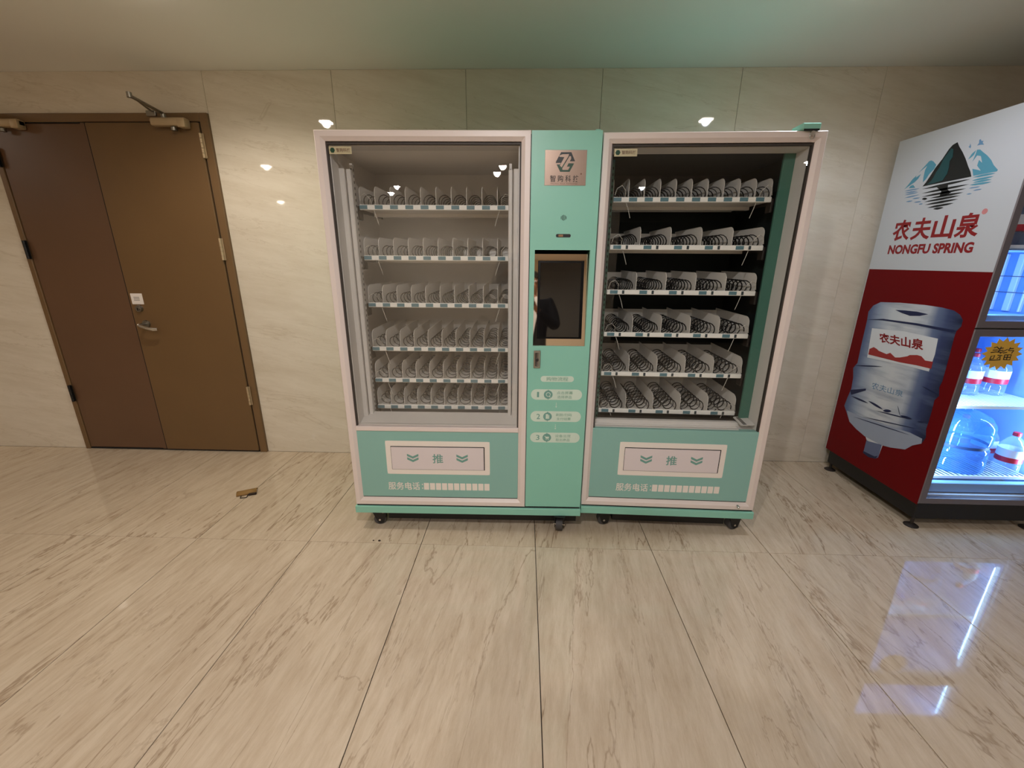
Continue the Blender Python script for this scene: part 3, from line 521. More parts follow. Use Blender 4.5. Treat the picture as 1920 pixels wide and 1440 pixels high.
# lean the screen unit a little downward and to the side
piv = Vector(((sx0+sx1)/2, 0, (sz0+sz1)/2))
scr.matrix_local = Matrix.Translation((0, .034, 0)) @ Matrix.Translation(piv) @ Matrix.Rotation(R(-5.3), 4, 'X') @ Matrix.Rotation(R(-.9), 4, 'Z') @ Matrix.Translation(-piv)
lk = MB().box(.953, .986, -.004, .006, .928, 1.015, .002).build('lock_plate', M['steel'], m1)
MB().box(.958, .981, -.0065, -.003, .935, 1.008, .002).build('lock_handle', M['chrome'], lk)
MB().cyl((.9695, -.0064, .970), (.9695, -.009, .970), .008, n=16).box(.968, .971, -.0096, -.0088, .965, .975).build('keyway', M['bracket'], lk, smooth=True)
fc = front(.0039)
npx = lambda a, b: (.984+(a-230)/1215*.176, 1.883-(b-185)/1040*.138)
npl = MB().box(.983, 1.161, .002, .0042, 1.745, 1.883, .0006).build('name_plate', M['plate'], m1)
fe = front(.0020); fe2 = front(.0012)
MB().poly([npx(*q) for q in ((690, 250), (990, 250), (1105, 500), (1090, 560), (545, 560), (545, 530))], fe).build('emblem', M['emb_dark'], npl)
MB().poly([npx(*q) for q in ((545, 560), (1090, 560), (960, 820), (680, 820))], fe).build('emblem', M['emb_green'], npl)
MB().poly([npx(*q) for q in ((650, 345), (730, 315), (925, 305), (905, 375), (720, 690), (665, 640), (790, 395), (640, 385))], fe2).build('emblem_letter', M['plate'], npl)
MB().poly([npx(*q) for q in ((548, 568), (690, 562), (665, 605), (560, 605))], fe2).build('emblem_letter', M['plate'], npl)
MB().poly([npx(*q) for q in ((945, 360), (985, 375), (992, 440), (955, 515), (1108, 515), (1092, 575), (920, 572), (875, 668), (965, 672), (915, 765), (750, 765), (740, 720))], fe2).build('emblem_letter', M['plate'], npl)
a, b = npx(385, 1120), npx(1235, 920)
for k, ch in enumerate('智购科技'):
    u = a[0]+k*(b[0]-a[0]-.024)/3
    text('lettering', ch, M['black_print'], npl, u, u+.024, a[1], b[1], fe, .012)
a, b = npx(400, 1190), npx(1215, 1150)
text('lettering', 'Zhi Gou  Ke Ji  Technology', M['brown_print'], npl, a[0], b[0], a[1], b[1], fe, .01)
MB().poly(circ(*npx(1305, 880), .0035, 12), fe).build('registered_mark', M['brown_print'], npl)
for k in range(5):
    hh = (.006, .010, .012, .010, .006)[k]
    MB().box(1.060+k*.0055, 1.0625+k*.0055, .0032, .0048, 1.615-hh, 1.615+hh).build('speaker_slit', M['shadow_gap'], col)
MB().poly(rrect(1.041, 1.107, 1.533, 1.547, .006), fc, .0012).build('sensor_window', M['black'], col)
MB().poly(rrect(1.052, 1.073, 1.5355, 1.5445, .002), front(.0026), .0006).build('sensor_lens', mat('amber_sensor', (150, 110, 78), .3), col)
# printed buying guide
MB().poly(rrect(.990, 1.154, .857, .887, .0149), fc).build('guide_pill', M['pill'], col)
text('lettering', '购物流程', M['pill_txt'], col, 1.018, 1.126, .862, .882, front(.0031), .012)
steps = [(.763, .818, '1', '点击屏幕', '选择商品'), (.645, .702, '2', '刷脸/扫码', '支付结算'), (.530, .585, '3', '设备出货', '取出商品')]
fi = front(.0031); fi2 = front(.0024)
for z0, z1, n, a, b in steps:
    MB().poly(rrect(.944, 1.199, z0, z1, .0274), fc).build('guide_pill', M['pill'], col)
    zc = (z0+z1)/2
    text('lettering', n, M['teal_print'], col, .974, .974+(.010 if n == '1' else .018), zc-.014, zc+.014, fi, .004)
    MB().poly(circ(1.030, zc, .022, 28), fi).poly([(1.0265, zc+.02), (1.0335, zc+.02), (1.030, zc+.0275)], fi).poly([(1.0265, zc-.02), (1.030, zc-.0275), (1.0335, zc-.02)], fi).build('guide_icon', M['teal_print'], col)
    ic = MB()
    if n == '1': ic.poly(circ(1.030, zc+.001, .0115, 20), fi2).poly([(1.034, zc-.004), (1.0425, zc-.013), (1.0395, zc-.0145), (1.031, zc-.006)], fi2)
    elif n == '2': ic.poly([(1.021, zc-.012), (1.033, zc-.012), (1.033, zc+.013), (1.021, zc+.013)], fi2).poly([(1.0345, zc-.012), (1.039, zc-.012), (1.039, zc+.008), (1.0345, zc+.008)], fi2)
    else: ic.poly([(1.018, zc+.009), (1.022, zc+.009), (1.024, zc+.005), (1.042, zc+.005), (1.039, zc-.006), (1.025, zc-.006), (1.021, zc+.006), (1.018, zc+.006)], fi2).poly(circ(1.027, zc-.011, .0025, 10), fi2).poly(circ(1.037, zc-.011, .0025, 10), fi2)
    ic.build('icon_symbol', M['pill'], col)
    if n == '1': MB().poly(circ(1.030, zc+.001, .0085, 20), front(.0017)).build('icon_symbol', M['teal_print'], col)
    text('lettering', a, M['pill_txt'], col, 1.072, 1.152, zc+.002, zc+.018, fi, .006)
    text('lettering', b, M['pill_txt'], col, 1.076, 1.148, zc-.020, zc-.004, fi, .006)
for zc in (.735, .617):
    for k, (dz, r) in enumerate(((.012, .0018), (.006, .002), (.0, .0024))): MB().poly(circ(1.072, zc+dz, r, 8), fc).build('guide_dot', M['pill'], col)
    MB().poly([(1.0675, zc-.006), (1.072, zc-.014), (1.0765, zc-.006)], fc).build('guide_arrow', M['pill'], col)
MB().box(-.004, CX1+.002, -.008, .76, .100, Z0-.002, .0015).build('plinth', M['mint'], m1)
MB().box(.004, CX1-.004, .004, .75, Z0-.004, Z0+.008).build('plinth_gap', M['shadow_gap'], m1)
MB().box(.155, CX1-.012, .052, .62, .028, .100).build('underside_shade_block', M['black'], m1)  # black block added to make the space below the plinth read as shade
for x, y, r in ((.108, .052, .15), (1.116, .014, R(80)), (.108, .68, .3), (1.116, .68, .2)): castor(m1, x, y, r)

# --- machine two: glass cabinet only
m2 = thing('vending_machine', 'mint vending machine with dark interior, screenless, nearest the red drinks cooler', 'vending machine', (.327, 2.004, 0), -.024)
glass_cabinet(m2, None, None, M['mint_dark'], W, False)
rail(m2, .842, .135, .56, 1.88, M['mint_in']); rail(m2, .072, .135, .56, 1.88, M['mint_in'])
for k, z in enumerate((1.703, 1.486, 1.269, 1.052, .838, .627)):
    tray(m2, .087, .826, .170, z, 10 if k == 0 else 5, k > 0, COIL1B, True)
pb = MB().poly(rrect(-.032, .032, -.075, .075, .012), lambda u, v, d: (u, v, d), .002).build('perforated_bracket', M['liner'], m2)
pb.location = (.832, .082, .630); pb.rotation_euler = (R(5), R(-3), R(0)); pb.scale = (1.1, .68, 1)
sl = MB()
for k in range(8): sl.box(-.020, -.004, -.062+k*.016, -.054+k*.016, .0018, .0032)
sl.build('slots', M['bracket'], pb)
MB().box(.048, .872, .128, .165, .592, .612).build('tray_gap_shade', M['bracket'], m2)  # dark bar standing in for the shaded gap below the lowest tray
bt = MB().box(.808, .882, -.012, .07, ZT+.001, ZT+.026, .004, 2).build('top_latch', M['mint'], m2)
MB().box(.815, .876, -.0135, -.011, ZT-.004, ZT+.003).build('latch_slot', M['shadow_gap'], bt)
MB().cyl((.850, -.012, ZT-.014), (.850, -.020, ZT-.014), .009, n=16).tube([(.850+.010*math.cos(R(a)), -.017, ZT-.024+.013*math.sin(R(a))) for a in range(0, 360, 24)], .0022, 6, True).build('lock_ring', M['chrome'], bt, smooth=True)
MB().cyl((.835, 0, .172), (.835, -.012, .172), .008, n=14).ball((.835, -.013, .172), .007, 10).build('frame_lock', M['chrome'], m2, smooth=True)
MB().box(-.001, W+.002, -.010, .76, .100, Z0-.002, .0015).build('plinth', M['mint'], m2)
MB().box(.004, W-.004, .004, .75, Z0-.004, Z0+.008).build('plinth_gap', M['shadow_gap'], m2)
MB().box(.185, .80, .045, .62, .028, .100).build('underside_shade_block', M['black'], m2)  # same added black block, darkens the space under this machine
for x, y, r in ((.135, .055, .1), (.85, .055, .25), (.135, .68, .3), (.85, .68, .2)): castor(m2, x, y, r)

# ---------------------------------------------------------------- drinks cooler
FX, FY, FW, FD, FT = 2.19, 2.07, .70, .735, 2.115
M['cool_white'] = mat('white_vinyl', (196, 197, 201), .42)
M['cool_red'] = mat('red_vinyl', (108, 6, 12), .5, spec=.15)
M['cool_frame'] = mat('grey_aluminium_frame', (118, 112, 116), .4, .35)
M['cool_in'] = mat('cooler_lining', (138, 174, 222), .45)
M['cool_glass'] = pane_mat('cooler_glass', (.94, .97, 1), .05)
M['wire'] = mat('white_coated_wire', (244, 247, 250), .35)
M['led'] = mat('light_tube', (235, 245, 255), .4, emit=(.35, .66, 1.0, 5))
M['jugp'] = pane_mat('blue_clear_plastic', (.62, .84, 1.0), .10, .30, (.22, .50, .92))
M['botp'] = pane_mat('clear_plastic', (.90, .95, 1.0), .08, .16, (.75, .85, .95))
M['red_lab'] = mat('red_label', (196, 24, 52), .4)
M['wht_lab'] = mat('white_label', (235, 238, 244), .45)
M['blue_cap'] = mat('blue_cap', (40, 96, 190), .4)
M['red_cap'] = mat('red_cap', (190, 28, 50), .4)
M['star'] = mat('gold_star_card', (214, 170, 70), .6)
M['pen'] = mat('black_marker', (30, 24, 18), .6)
p_teal = mat('print_dark_teal', (20, 70, 74), .45); p_black = mat('print_black', (12, 16, 18), .45); p_sky = mat('print_sky_teal', (84, 150, 172), .45); p_blue = mat('print_grey_blue', (104, 142, 176), .45)
p_red = mat('print_red', (138, 14, 22), .45); p_pink = mat('print_pink', (206, 130, 130), .45); p_navy = mat('print_navy', (24, 34, 74), .45); p_pale = mat('print_pale_blue', (176, 188, 206), .45)
p_cone = mat('print_cone_grey', (158, 166, 184), .45); p_capc = mat('print_cap_grey', (100, 110, 142), .45); p_hill = mat('print_brick_red', (160, 44, 44), .45); p_lab = mat('print_label_white', (222, 223, 227), .45)

def jug_print():
    """printed picture of a blue water jug: pale middle, deep blue flanks, soft horizontal bands"""
    m = bpy.data.materials.new('print_water_jug'); m.use_nodes = True; nt = m.node_tree; b = nt.nodes['Principled BSDF']; L = nt.links.new
    t = nt.nodes.new('ShaderNodeTexCoord'); sx = nt.nodes.new('ShaderNodeSeparateXYZ'); L(t.outputs['Object'], sx.inputs[0])
    # y runs toward the back of the cooler: front edge ~ .06, back edge ~ .65
    mr = nt.nodes.new('ShaderNodeMapRange'); mr.inputs['From Min'].default_value = .075; mr.inputs['From Max'].default_value = .665; L(sx.outputs['Y'], mr.inputs['Value'])
    r = nt.nodes.new('ShaderNodeValToRGB'); e = r.color_ramp.elements
    def c(x): return lin(x)+(1,)
    e[0].position, e[0].color = 0, c((26, 32, 62)); e[1].position, e[1].color = 1, c((62, 78, 112))
    for p_, q in ((.12, (52, 64, 106)), (.22, (104, 118, 152)), (.30, (188, 193, 203)), (.50, (212, 213, 216)), (.68, (204, 208, 214)), (.84, (152, 164, 186)), (.94, (92, 108, 146))):
        x = e.new(p_); x.color = c(q)
    L(mr.outputs[0], r.inputs[0])
    n = nt.nodes.new('ShaderNodeTexNoise'); n.inputs['Scale'].default_value = 9; n.inputs['Detail'].default_value = 3
    mp = nt.nodes.new('ShaderNodeMapping'); mp.inputs['Scale'].default_value = (1, .35, 2.6); L(t.outputs['Object'], mp.inputs[0]); L(mp.outputs[0], n.inputs['Vector'])
    rr = nt.nodes.new('ShaderNodeValToRGB'); rr.color_ramp.elements[0].position = .46; rr.color_ramp.elements[1].position = .66; L(n.outputs['Fac'], rr.inputs[0])
    k = nt.nodes.new('ShaderNodeMath'); k.operation = 'MULTIPLY'; k.inputs[1].default_value = .45; L(rr.outputs[0], k.inputs[0])
    mx = nt.nodes.new('ShaderNodeMix'); mx.data_type = 'RGBA'; L(k.outputs[0], mx.inputs['Factor']); L(r.outputs[0], mx.inputs['A']); mx.inputs['B'].default_value = c((92, 106, 138))
    L(mx.outputs['Result'], b.inputs['Base Color']); b.inputs['Roughness'].default_value = .42
    return m
M['jug_print'] = jug_print()

fr = thing('drinks_cooler', 'red and white glass-fronted drinks cooler printed with a water jug', 'cooler', (FX, FY, 0))
zb_ = .150
cab = MB().box(0, .035, .03, FD, zb_, FT).box(FW-.035, FW, .03, FD, zb_, FT).box(.035, FW-.035, FD-.03, FD, zb_, FT).box(.035, FW-.035, .03, FD-.03, FT-.05, FT).box(.035, FW-.035, .03, FD-.03, zb_, .20).box(.035, FW-.035, .03, FD-.03, 1.10, 1.155).build('cooler_cabinet', M['cool_white'], fr)
MB().box(.035, .038, .05, FD-.03, .20, FT-.05).box(FW-.038, FW-.035, .05, FD-.03, .20, FT-.05).box(.038, FW-.038, FD-.033, FD-.03, .20, FT-.05).box(.038, FW-.038, .05, FD-.033, 1.097, 1.10).box(.038, FW-.038, .05, FD-.033, 1.155, 1.158).build('cooler_lining', M['cool_in'], cab)
MB().box(.038, FW-.038, .05, FD-.033, .2, .204).build('drip_tray', M['cool_frame'], cab)
# side vinyl: white above, red below, with the printed pictures
side = lambda off: (lambda u, v, d: (-off-d, .73-u, v))
s0 = side(.0002)
wv = MB().poly([(.0, 1.394), (.726, 1.394), (.726, FT), (.0, FT)], s0, .0006).build('white_vinyl', M['cool_white'], fr)
rv = MB().poly([(.0, zb_), (.726, zb_), (.726, 1.394), (.0, 1.394)], s0, .0006).build('red_vinyl', M['cool_red'], fr)
s1, s2, s3 = side(.0009), side(.0015), side(.0021)
def prints(key, m, parent, fn, name):
    v = ART[key]; v = v if isinstance(v[0], list) else [v]
    q = MB()
    for pts in v: q.poly(pts, fn, .0005)
    return q.build(name, m, parent)
prints('peak_dark', p_black, wv, s1, 'printed_peak'); prints('peak_teal', p_teal, wv, s2, 'printed_peak')
for k in ('left_a', 'left_b', 'left_c', 'right_a', 'right_b'): prints(k, p_sky, wv, s1, 'printed_mountain')
for k in ('bird_a', 'bird_b'): prints(k, p_blue, wv, s1, 'printed_bird')
prints('ripples_dark', p_black, wv, s1, 'printed_ripples'); prints('ripples_teal', p_sky, wv, s1, 'printed_ripples'); prints('ripples_blue', p_blue, wv, s1, 'printed_ripples')
MB().poly(circ(ART['reg'][0], ART['reg'][1], .013, 16), s1, .0005).build('registered_mark', p_pink, wv)
def quad(bl, tl, tr, br): return lambda a, b: tuple((bl[i]*(1-a)+br[i]*a)*(1-b)+(tl[i]*(1-a)+tr[i]*a)*b for i in (0, 1))
for k, ch in enumerate('农夫山泉'):
    u = .108+k*.1255
    text('lettering', ch, p_red, wv, u, u+.117, 1.556, 1.672, s1, .028, d=.0005)
text('lettering', 'NONGFU SPRING', p_red, wv, .108, (.602), 1.482, 1.534, s1, .042, d=.0005)
jg = prints('jug', M['jug_print'], rv, s1, 'printed_jug')
prints('label', p_lab, rv, s2, 'printed_label'); prints('red_hills', p_hill, rv, s3, 'printed_hills')
prints('handle', p_navy, rv, s2, 'printed_handle'); prints('bottomcone', p_cone, rv, s2, 'printed_shoulder'); prints('cap', p_capc, rv, s2, 'printed_cap'); prints('capdark', p_navy, rv, s3, 'printed_cap')
prints('jug_strokes', p_navy, rv, s3, 'printed_ridges')
MB().poly([ART['band1'][k] for k in (0, 1, 2, 3, 4)]+[(ART['band1'][3][0]-.004, ART['band1'][3][1]-.014), (ART['band1'][2][0], ART['band1'][2][1]-.012), (ART['band1'][1][0], ART['band1'][1][1]-.010)], s2, .0005).build('printed_ridges', p_navy, rv)
prints('wave1', p_navy, rv, s3, 'printed_ridges')
text('lettering', '农夫山泉', p_red, rv, 0, 0, 0, 0, s3, .03, quad(*ART['jug_text']), .0005)
text('lettering', '农夫山泉', p_blue, rv, 0, 0, 0, 0, s3, .0, quad(*ART['jug_text2']), .0005)
# base and feet
MB().box(.02, FW-.02, .02, FD-.02, .05, zb_, .003).build('base_plinth', M['black'], fr)
for x, y in ((.03, .03), (FW-.03, .03), (.03, FD-.05), (FW-.03, FD-.05)):
    MB().cyl((x, y, .012), (x, y, .06), .008, n=10).lathe([(0, .014), (.02, .013), (.034, .004), (.034, 0), (0, 0)], (x, y, 0), 20).build('levelling_foot', M['bracket'], fr, smooth=True)
# doors
def cooler_door(z0, z1, tag_):
    f = MB().frame(0, FW, z0, z1, [(0, .03), (0, .003), (.003, 0), (.034, 0), (.037, .006), (.037, .03)]).build('cooler_door', M['cool_frame'], fr)
    g = MB()
    g.poly([(.036, z0+.036), (FW-.036, z0+.036), (FW-.036, z1-.036), (.036, z1-.036)], front(.012), 0)
    bmesh.ops.delete(g.bm, geom=[e for e in g.bm.faces if e.calc_area() < 1e-6], context='FACES_ONLY')
    return f, g.build('glass_pane', M['cool_glass'], f)
d_low, g_low = cooler_door(.158, 1.126, 0)
d_up, g_up = cooler_door(1.132, FT-.002, 1)
MB().box(FW-.028, FW-.012, -.018, 0, .58, .80, .004).build('door_handle', M['cool_frame'], d_low)
MB().box(FW-.028, FW-.012, -.018, 0, 1.40, 1.62, .004).build('door_handle', M['cool_frame'], d_up)
# shelves
def shelf(z):
    s = MB().box(.04, FW-.04, .085, .092, z-.012, z+.004).box(.04, FW-.04, .36, .366, z-.008, z-.002).box(.04, FW-.04, .66, .666, z-.008, z-.002)
    k = 0
    while .048+k*.027 < FW-.045:
        s.box(.048+k*.027, .048+k*.027+.0065, .09, .668, z-.003, z+.0015); k += 1
    s.build('wire_shelf', M['wire'], fr)
shelf(.285); shelf(.70); shelf(1.515)
MB().box(.04, FW-.04, .05, FD-.035, 1.492, 1.500).build('light_block_board', M['cool_in'], fr)  # added board that stops the tube light reaching the top shelf
MB().box(.04, FW-.04, .05, .085, .205, .262, .003).build('front_sill', M['cool_in'], fr)
MB().box(.04, FW-.04, .05, .085, 1.158, 1.19, .003).build('front_sill', M['cool_in'], fr)
for x, z0, z1 in ((.20, .72, 1.06), (.12, 1.19, 1.48), (.24, 1.19, 1.48), (.42, 1.19, 1.48), (FW-.08, .30, 1.06)):
    MB().box(x-.008, x+.008, FD-.075, FD-.045, z0, z1, .003).build('back_upright', M['wire'], fr)
for y, wd in ((.34, .030), (.42, .012), (.49, .034), (.57, .014), (.63, .03)):
    MB().box(FW-.056, FW-.038, y-wd/2, y+wd/2, 1.165, 1.488, .003).build('side_upright', M['wire'], fr)
for z in (1.27, 1.36): MB().box(FW-.060, FW-.056, .30, FD-.04, z, z+.004).build('side_rail', M['cool_frame'], fr)
for z in (1.28, 1.37): MB().box(.04, FW-.04, FD-.045, FD-.040, z, z+.004).build('back_rail', M['cool_frame'], fr)
for x, z0, z1 in ((.046, .30, 1.07), (FW-.046, .30, 1.07), (.046, 1.20, 1.49), (FW-.046, 1.20, 1.49)):
    MB().cyl((x, .066, z0), (x, .066, z1), .008, n=10).build('light_tube', M['led'], fr, smooth=True)
COOL_W = 15
for (z, sz, e) in ((.66, .7, COOL_W), (1.35, .28, COOL_W*.42)):
    for x, ry in ((.056, -90), (FW-.056, 90)):
        l = bpy.data.lights.new('light_tube_glow', 'AREA'); l.energy = e*.5; l.color = (.34, .63, 1.0); l.shape = 'RECTANGLE'; l.size = .02; l.size_y = sz
        o = bpy.data.objects.new('light_tube_glow', l); COL.objects.link(o); o.parent = fr; o.location = (x, .072, z)
        d = Vector((FW/2-x, .33, 0)).normalized(); o.rotation_euler = (-d).to_track_quat('Z', 'Y').to_euler()
# starburst price card stuck on the lower glass
st = []
for k in range(32):
    a = 2*math.pi*k/32; r_ = 1 if k % 2 == 0 else .76
    st.append((.178+.098*r_*math.cos(a), 1.004+.083*r_*math.sin(a)))
card = MB().poly(st, front(.0118), .0012).build('starburst_card', M['star'], None, label='gold starburst price card with black handwriting on cooler glass', category='price card')
card.location = (FX, FY, 0)
pen = MB(); pf = lambda u, v: (.178+u*.098, .0100, 1.004+v*.083)
for s_ in ([(-.50, .36), (-.36, .42), (-.28, .34)], [(-.52, .22), (-.30, .24)], [(-.58, .08), (-.36, .12), (-.10, .10)], [(-.16, .44), (-.22, .10)], [(-.28, .30), (-.04, .36)], [(-.26, .18), (-.02, .22)], [(-.12, .02), (.02, .16), (.18, .28)], [(.02, .06), (.20, .10)], [(.30, .40), (.24, .20)], [(.26, .32), (.46, .34)], [(.28, .20), (.50, .22), (.44, .04)],
          [(-.52, -.34), (-.50, -.14), (-.34, -.10), (-.36, -.30), (-.52, -.34)], [(-.18, -.30), (-.06, -.14), (-.02, -.34)], [(-.20, -.08), (.02, -.10)], [(.14, -.04), (.16, -.36)], [(.14, -.06), (.46, -.04), (.46, -.36), (.16, -.34)], [(.16, -.20), (.46, -.20)], [(.30, -.04), (.30, -.36)], [(-.54, -.40), (.0, -.36)]):
    pen.tube([pf(*q) for q in s_], .0022, 4)
pen.build('handwriting', M['pen'], card)
# bottles in the cooler (each stands on its shelf)
def jug_mesh():
    pr = [(0, 0), (.128, 0), (.141, .012), (.141, .07), (.135, .08), (.141, .09), (.141, .135), (.133, .145), (.133, .165), (.141, .175), (.141, .225), (.135, .235), (.141, .245), (.138, .275), (.112, .315), (.06, .345), (.030, .352), (.028, .375)]
    return MB().lathe(pr, n=32).mesh('jug_body', M['jugp'], True)
JB = jug_mesh(); JC = MB().lathe([(0, .398), (.028, .398), (.031, .394), (.031, .366), (.028, .366)], n=20).mesh('cap', M['blue_cap'], True)
JL = MB().lathe([(.1345, .147), (.1345, .163)], n=32).mesh('label_band', mat('dark_blue_band', (36, 60, 100), .5), True)
def jug(x, y, z, label):
    t = thing('water_jug', label, 'water jug', (FX+x, FY+y, z), group='water jugs in the cooler'); put('jug_body', JB, t); put('cap', JC, t); put('label_band', JL, t, rot=(0, 0, random.random()*6)); return t
BB = MB().lathe([(0, 0), (.048, 0), (.054, .008), (.054, .055), (.051, .06), (.054, .065), (.054, .15), (.050, .165), (.030, .20), (.017, .212), (.015, .225)], n=24).mesh('bottle_body', M['botp'], True)
BL = MB().lathe([(.0547, .07), (.0547, .10)], n=24).mesh('red_label', M['red_lab'], True); BW = MB().lathe([(.0547, .10), (.0547, .145)], n=24).mesh('white_label', M['wht_lab'], True)
BC = MB().lathe([(0, .240), (.016, .240), (.0175, .237), (.0175, .220), (.0155, .220)], n=16).mesh('cap', M['red_cap'], True)
def bottle(x, y, z, label, grp):
    t = thing('water_bottle', label, 'bottle', (FX+x, FY+y, z), group=grp); put('bottle_body', BB, t); put('red_label', BL, t); put('white_label', BW, t); put('cap', BC, t)
jug(.345, .235, .2865, 'blue water jug with dark band on the lowest cooler shelf')
jug(.185, .34, .7015, 'blue water jug on the middle cooler shelf behind the gold starburst')
for k, y in enumerate((.16, .30, .44)): bottle(.585, y, .2865, ('front', 'middle', 'rear')[k]+' clear red-labelled water bottle beside the jug on the lowest cooler shelf', 'bottles on the lowest cooler shelf')
for k, (x, y) in enumerate(((.40, .33), (.40, .47), (.55, .33), (.55, .47))): bottle(x, y, .7015, ('front left', 'rear left', 'front right', 'rear right')[k]+' clear red-labelled water bottle on the middle cooler shelf', 'bottles on the middle cooler shelf')
for k, x in enumerate((.11, .235, .36, .485, .61)):
    bottle(x, .20, 1.5165, ('leftmost', 'second', 'third', 'fourth', 'rightmost')[k]+' clear red-labelled water bottle on the dim top cooler shelf', 'bottles on the top cooler shelf')

# ---------------------------------------------------------------- litter on the floor
M['card'] = mat('brown_card', (142, 108, 58), .75, noise=.12, nscale=40)
M['card_d'] = mat('dark_brown_band', (38, 24, 12), .8)
lt = thing('cardboard_scrap', 'small curled scrap of brown card lying on the floor near the door', 'litter', (-1.745, 2.272, 0), R(24))
q = MB(); n = 9; A = []; B = []
for k in range(n):
    a = R(175-165*k/(n-1)); yy, zz = .026*math.cos(a), .002+.020*math.sin(a)
    A.append(q.bm.verts.new((-.056, yy, zz))); B.append(q.bm.verts.new((.054, yy+.004, zz*1.1)))
for k in range(n-1): q.bm.faces.new((A[k], A[k+1], B[k+1], B[k]))
o = q.build('card_curl', M['card'], lt, smooth=True)
sm = o.modifiers.new('thickness', 'SOLIDIFY'); sm.thickness = .002
MB().tube([(-.030, -.026, .004), (-.030, -.052, .003), (.004, -.056, .003), (.010, -.026, .006)], .0028, 6).build('loop', M['card_d'], lt, smooth=True)
MB().box(.012, .056, -.038, -.024, .0, .014, .003).build('dark_tab', M['card_d'], lt)
for k, (x, y, r, lab) in enumerate(((-.752, 1.845, .006, 'tiny dark crumb on the floor joint, the larger of two'), (-.784, 1.846, .004, 'tiny dark crumb on the floor joint, the smaller of two'))):
    o = MB().ball((0, 0, 0), r, 8, (1.2, .9, .5)).build('dirt_crumb', M['card_d'], None, smooth=True); o.location = (x, y, r*.5); o['label'] = lab; o['category'] = 'litter'

# ---------------------------------------------------------------- the photographer, seen only as a reflection
PX, PY = .06, -.50
M['skin'] = mat('skin', (176, 126, 100), .55); M['suit'] = mat('charcoal_suit', (44, 43, 46), .8); M['shirt'] = mat('white_shirt', (225, 224, 226), .7)
M['hair'] = mat('black_hair', (18, 15, 14), .6); M['shoe'] = mat('black_leather', (18, 17, 17), .35); M['lip'] = mat('lips', (140, 84, 74), .5)
def skin(name, V, E, m, parent=None, sub=2):
    me = bpy.data.meshes.new(name); keys = list(V); me.from_pydata([V[k][:3] for k in keys], [(keys.index(a), keys.index(b)) for a, b in E], [])
    o = bpy.data.objects.new(name, me); COL.objects.link(o)
    sk = o.modifiers.new('skin', 'SKIN'); sk.use_smooth_shade = True
    for i, k in enumerate(keys):
        r = V[k][3]; me.skin_vertices[0].data[i].radius = r if isinstance(r, tuple) else (r, r)
    me.skin_vertices[0].data[0].use_root = True
    ss = o.modifiers.new('smooth', 'SUBSURF'); ss.levels = ss.render_levels = sub
    bpy.context.view_layer.update()
    m2 = bpy.data.meshes.new_from_object(o.evaluated_get(bpy.context.evaluated_depsgraph_get())); m2.name = name
    bpy.data.objects.remove(o); m2.materials.clear(); m2.materials.append(m)
    for p in m2.polygons: p.use_smooth = True
    return put(name, m2, parent)
pt = thing('person', 'standing person in a charcoal suit and white shirt holding up a phone', 'person', (PX, PY, 0))
def arm(s):
    sh = (s*.19, 0, 1.46); el = (s*.25, .14, 1.20); wr = (s*.085 - PX*.9, .36, 1.375)
    return sh, el, wr
V = {'pelvis': (0, 0, .96, (.145, .10)), 'waist': (0, 0, 1.10, (.135, .095)), 'chest': (0, 0, 1.32, (.165, .11)), 'neck0': (0, -.005, 1.48, .062), 'neck1': (0, .008, 1.55, .052), 'jaw': (0, .03, 1.605, (.062, .07)), 'skull': (0, .018, 1.685, (.074, .092)), 'crown': (0, .012, 1.745, (.058, .07)), 'nose': (0, .115, 1.645, .016), 'face': (0, .07, 1.65, .05)}
E = [('pelvis', 'waist'), ('waist', 'chest'), ('chest', 'neck0'), ('neck0', 'neck1'), ('neck1', 'jaw'), ('jaw', 'skull'), ('skull', 'crown')]
V.pop('nose'); V.pop('face')
for s, k in ((-1, 'l'), (1, 'r')):
    sh, el, wr = arm(s)
    V['sh'+k] = sh+(.055,); V['el'+k] = el+(.042,); V['wr'+k] = wr+(.027,)
    ha = (wr[0]-s*.012, wr[1]+.055, wr[2]+.03); V['pa'+k] = ha+((.036, .016),)
    E += [('chest', 'sh'+k), ('sh'+k, 'el'+k), ('el'+k, 'wr'+k), ('wr'+k, 'pa'+k)]
    for f in range(4):
        b = (ha[0]+s*(-.004), ha[1]+.028, ha[2]-.024+f*.018); t_ = (b[0]-s*.016, b[1]+.026, b[2]+.002); u_ = (t_[0]-s*.022, t_[1]+.012, t_[2])
        V['a%d' % f+k] = b+(.0095,); V['b%d' % f+k] = t_+(.009,); V['c%d' % f+k] = u_+(.008-.001*(f == 3),)
        E += [('pa'+k, 'a%d' % f+k), ('a%d' % f+k, 'b%d' % f+k), ('b%d' % f+k, 'c%d' % f+k)]
    th = (ha[0]-s*.018, ha[1]-.002, ha[2]+.026); th2 = (th[0]-s*.022, th[1]+.006, th[2]+.014)
    V['t0'+k] = th+(.011,); V['t1'+k] = th2+(.009,); E += [('pa'+k, 't0'+k), ('t0'+k, 't1'+k)]
    V['hip'+k] = (s*.095, 0, .88, .09); V['kn'+k] = (s*.10, .01, .50, .058); V['an'+k] = (s*.105, -.01, .09, .036); V['toe'+k] = (s*.12, .13, .035, .03)
    E += [('pelvis', 'hip'+k), ('hip'+k, 'kn'+k), ('kn'+k, 'an'+k), ('an'+k, 'toe'+k)]
body = skin('body', V, E, M['skin'], pt)
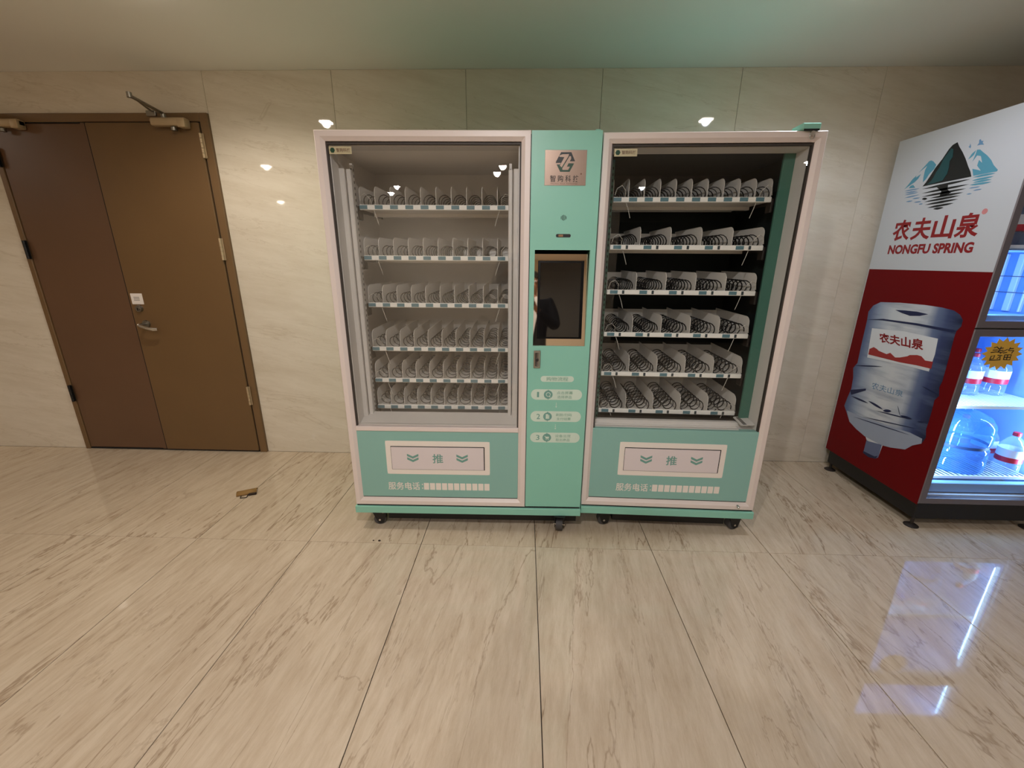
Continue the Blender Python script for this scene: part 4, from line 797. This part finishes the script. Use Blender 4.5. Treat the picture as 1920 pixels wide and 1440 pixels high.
# face, hair
MB().ball((0, .112, 1.648), .015, 10, (.85, 1, 1.7)).build('nose', M['skin'], pt, smooth=True)
for s in (-1, 1):
    MB().ball((s*.030, .094, 1.672), .011, 10, (1.3, .6, .8)).build('eye', M['wht_lab'], pt, smooth=True)
    MB().ball((s*.030, .1005, 1.672), .005, 8).build('iris', M['hair'], pt, smooth=True)
    MB().box(s*.030-.017, s*.030+.017, .095, .105, 1.690, 1.695, .002).build('eyebrow', M['hair'], pt)
    MB().ball((s*.078, .01, 1.655), .026, 10, (.4, .7, 1.2)).build('ear', M['skin'], pt, smooth=True)
MB().ball((0, .096, 1.612), .018, 10, (1.3, .5, .35)).build('mouth', M['lip'], pt, smooth=True)
h = MB().ball((0, -.002, 1.715), .092, 20, (.95, 1.12, .92))
bmesh.ops.delete(h.bm, geom=[v for v in h.bm.verts if v.co.z < 1.70 and v.co.y > .03 or v.co.z < 1.63], context='VERTS')
h.build('hair', M['hair'], pt, smooth=True)
# clothes
Vj = {'hem': (0, 0, .82, (.18, .135)), 'pelvis': (0, 0, .95, (.175, .13)), 'waist': (0, 0, 1.10, (.165, .12)), 'chest': (0, 0, 1.33, (.19, .13)), 'collar': (0, -.02, 1.46, (.10, .08))}
Ej = [('hem', 'pelvis'), ('pelvis', 'waist'), ('waist', 'chest'), ('chest', 'collar')]
for s, k in ((-1, 'l'), (1, 'r')):
    sh, el, wr = arm(s); w2 = tuple(Vector(el).lerp(Vector(wr), .9))
    Vj['sh'+k] = sh+(.075,); Vj['el'+k] = el+(.060,); Vj['wr'+k] = w2+(.042,); Ej += [('chest', 'sh'+k), ('sh'+k, 'el'+k), ('el'+k, 'wr'+k)]
skin('jacket', Vj, Ej, M['suit'], pt)
Vt = {'pelvis': (0, 0, 1.0, (.16, .12))}; Et = []
for s, k in ((-1, 'l'), (1, 'r')):
    Vt['hip'+k] = (s*.095, 0, .86, .105); Vt['kn'+k] = (s*.10, .01, .50, .075); Vt['an'+k] = (s*.105, -.005, .08, .062); Et += [('pelvis', 'hip'+k), ('hip'+k, 'kn'+k), ('kn'+k, 'an'+k)]
    MB().ball((s*.115, .06, .034), .05, 14, (.95, 2.6, .68)).build('shoe', M['shoe'], pt, smooth=True)
skin('trousers', Vt, Et, M['suit'], pt)
MB().poly([(-.075, 1.50), (-.045, 1.525), (0, 1.50), (.045, 1.525), (.075, 1.50), (.05, 1.30), (.012, 1.10), (-.012, 1.10), (-.05, 1.30)], lambda u, v, d: (u, .055+.085*min(1, (1.53-v)/.16)-abs(u)*.25+d, v), .012).build('shirt_front', M['shirt'], pt)
ph = thing('phone', 'dark phone held upright by the standing person', 'phone', (0.0, -.03, EYE))
MB().box(-.078, .078, -.008, 0, -.038, .038, .006, 3).build('phone_body', M['black'], ph, smooth=True)
MB().box(-.072, .072, -.0092, -.0078, -.034, .034).build('phone_display', mat('phone_display', (60, 62, 66), .1), ph)
MB().cyl((.0, -.001, 0), (.0, .0015, 0), .009, n=16).build('camera_ring', M['steel_dull'], ph)
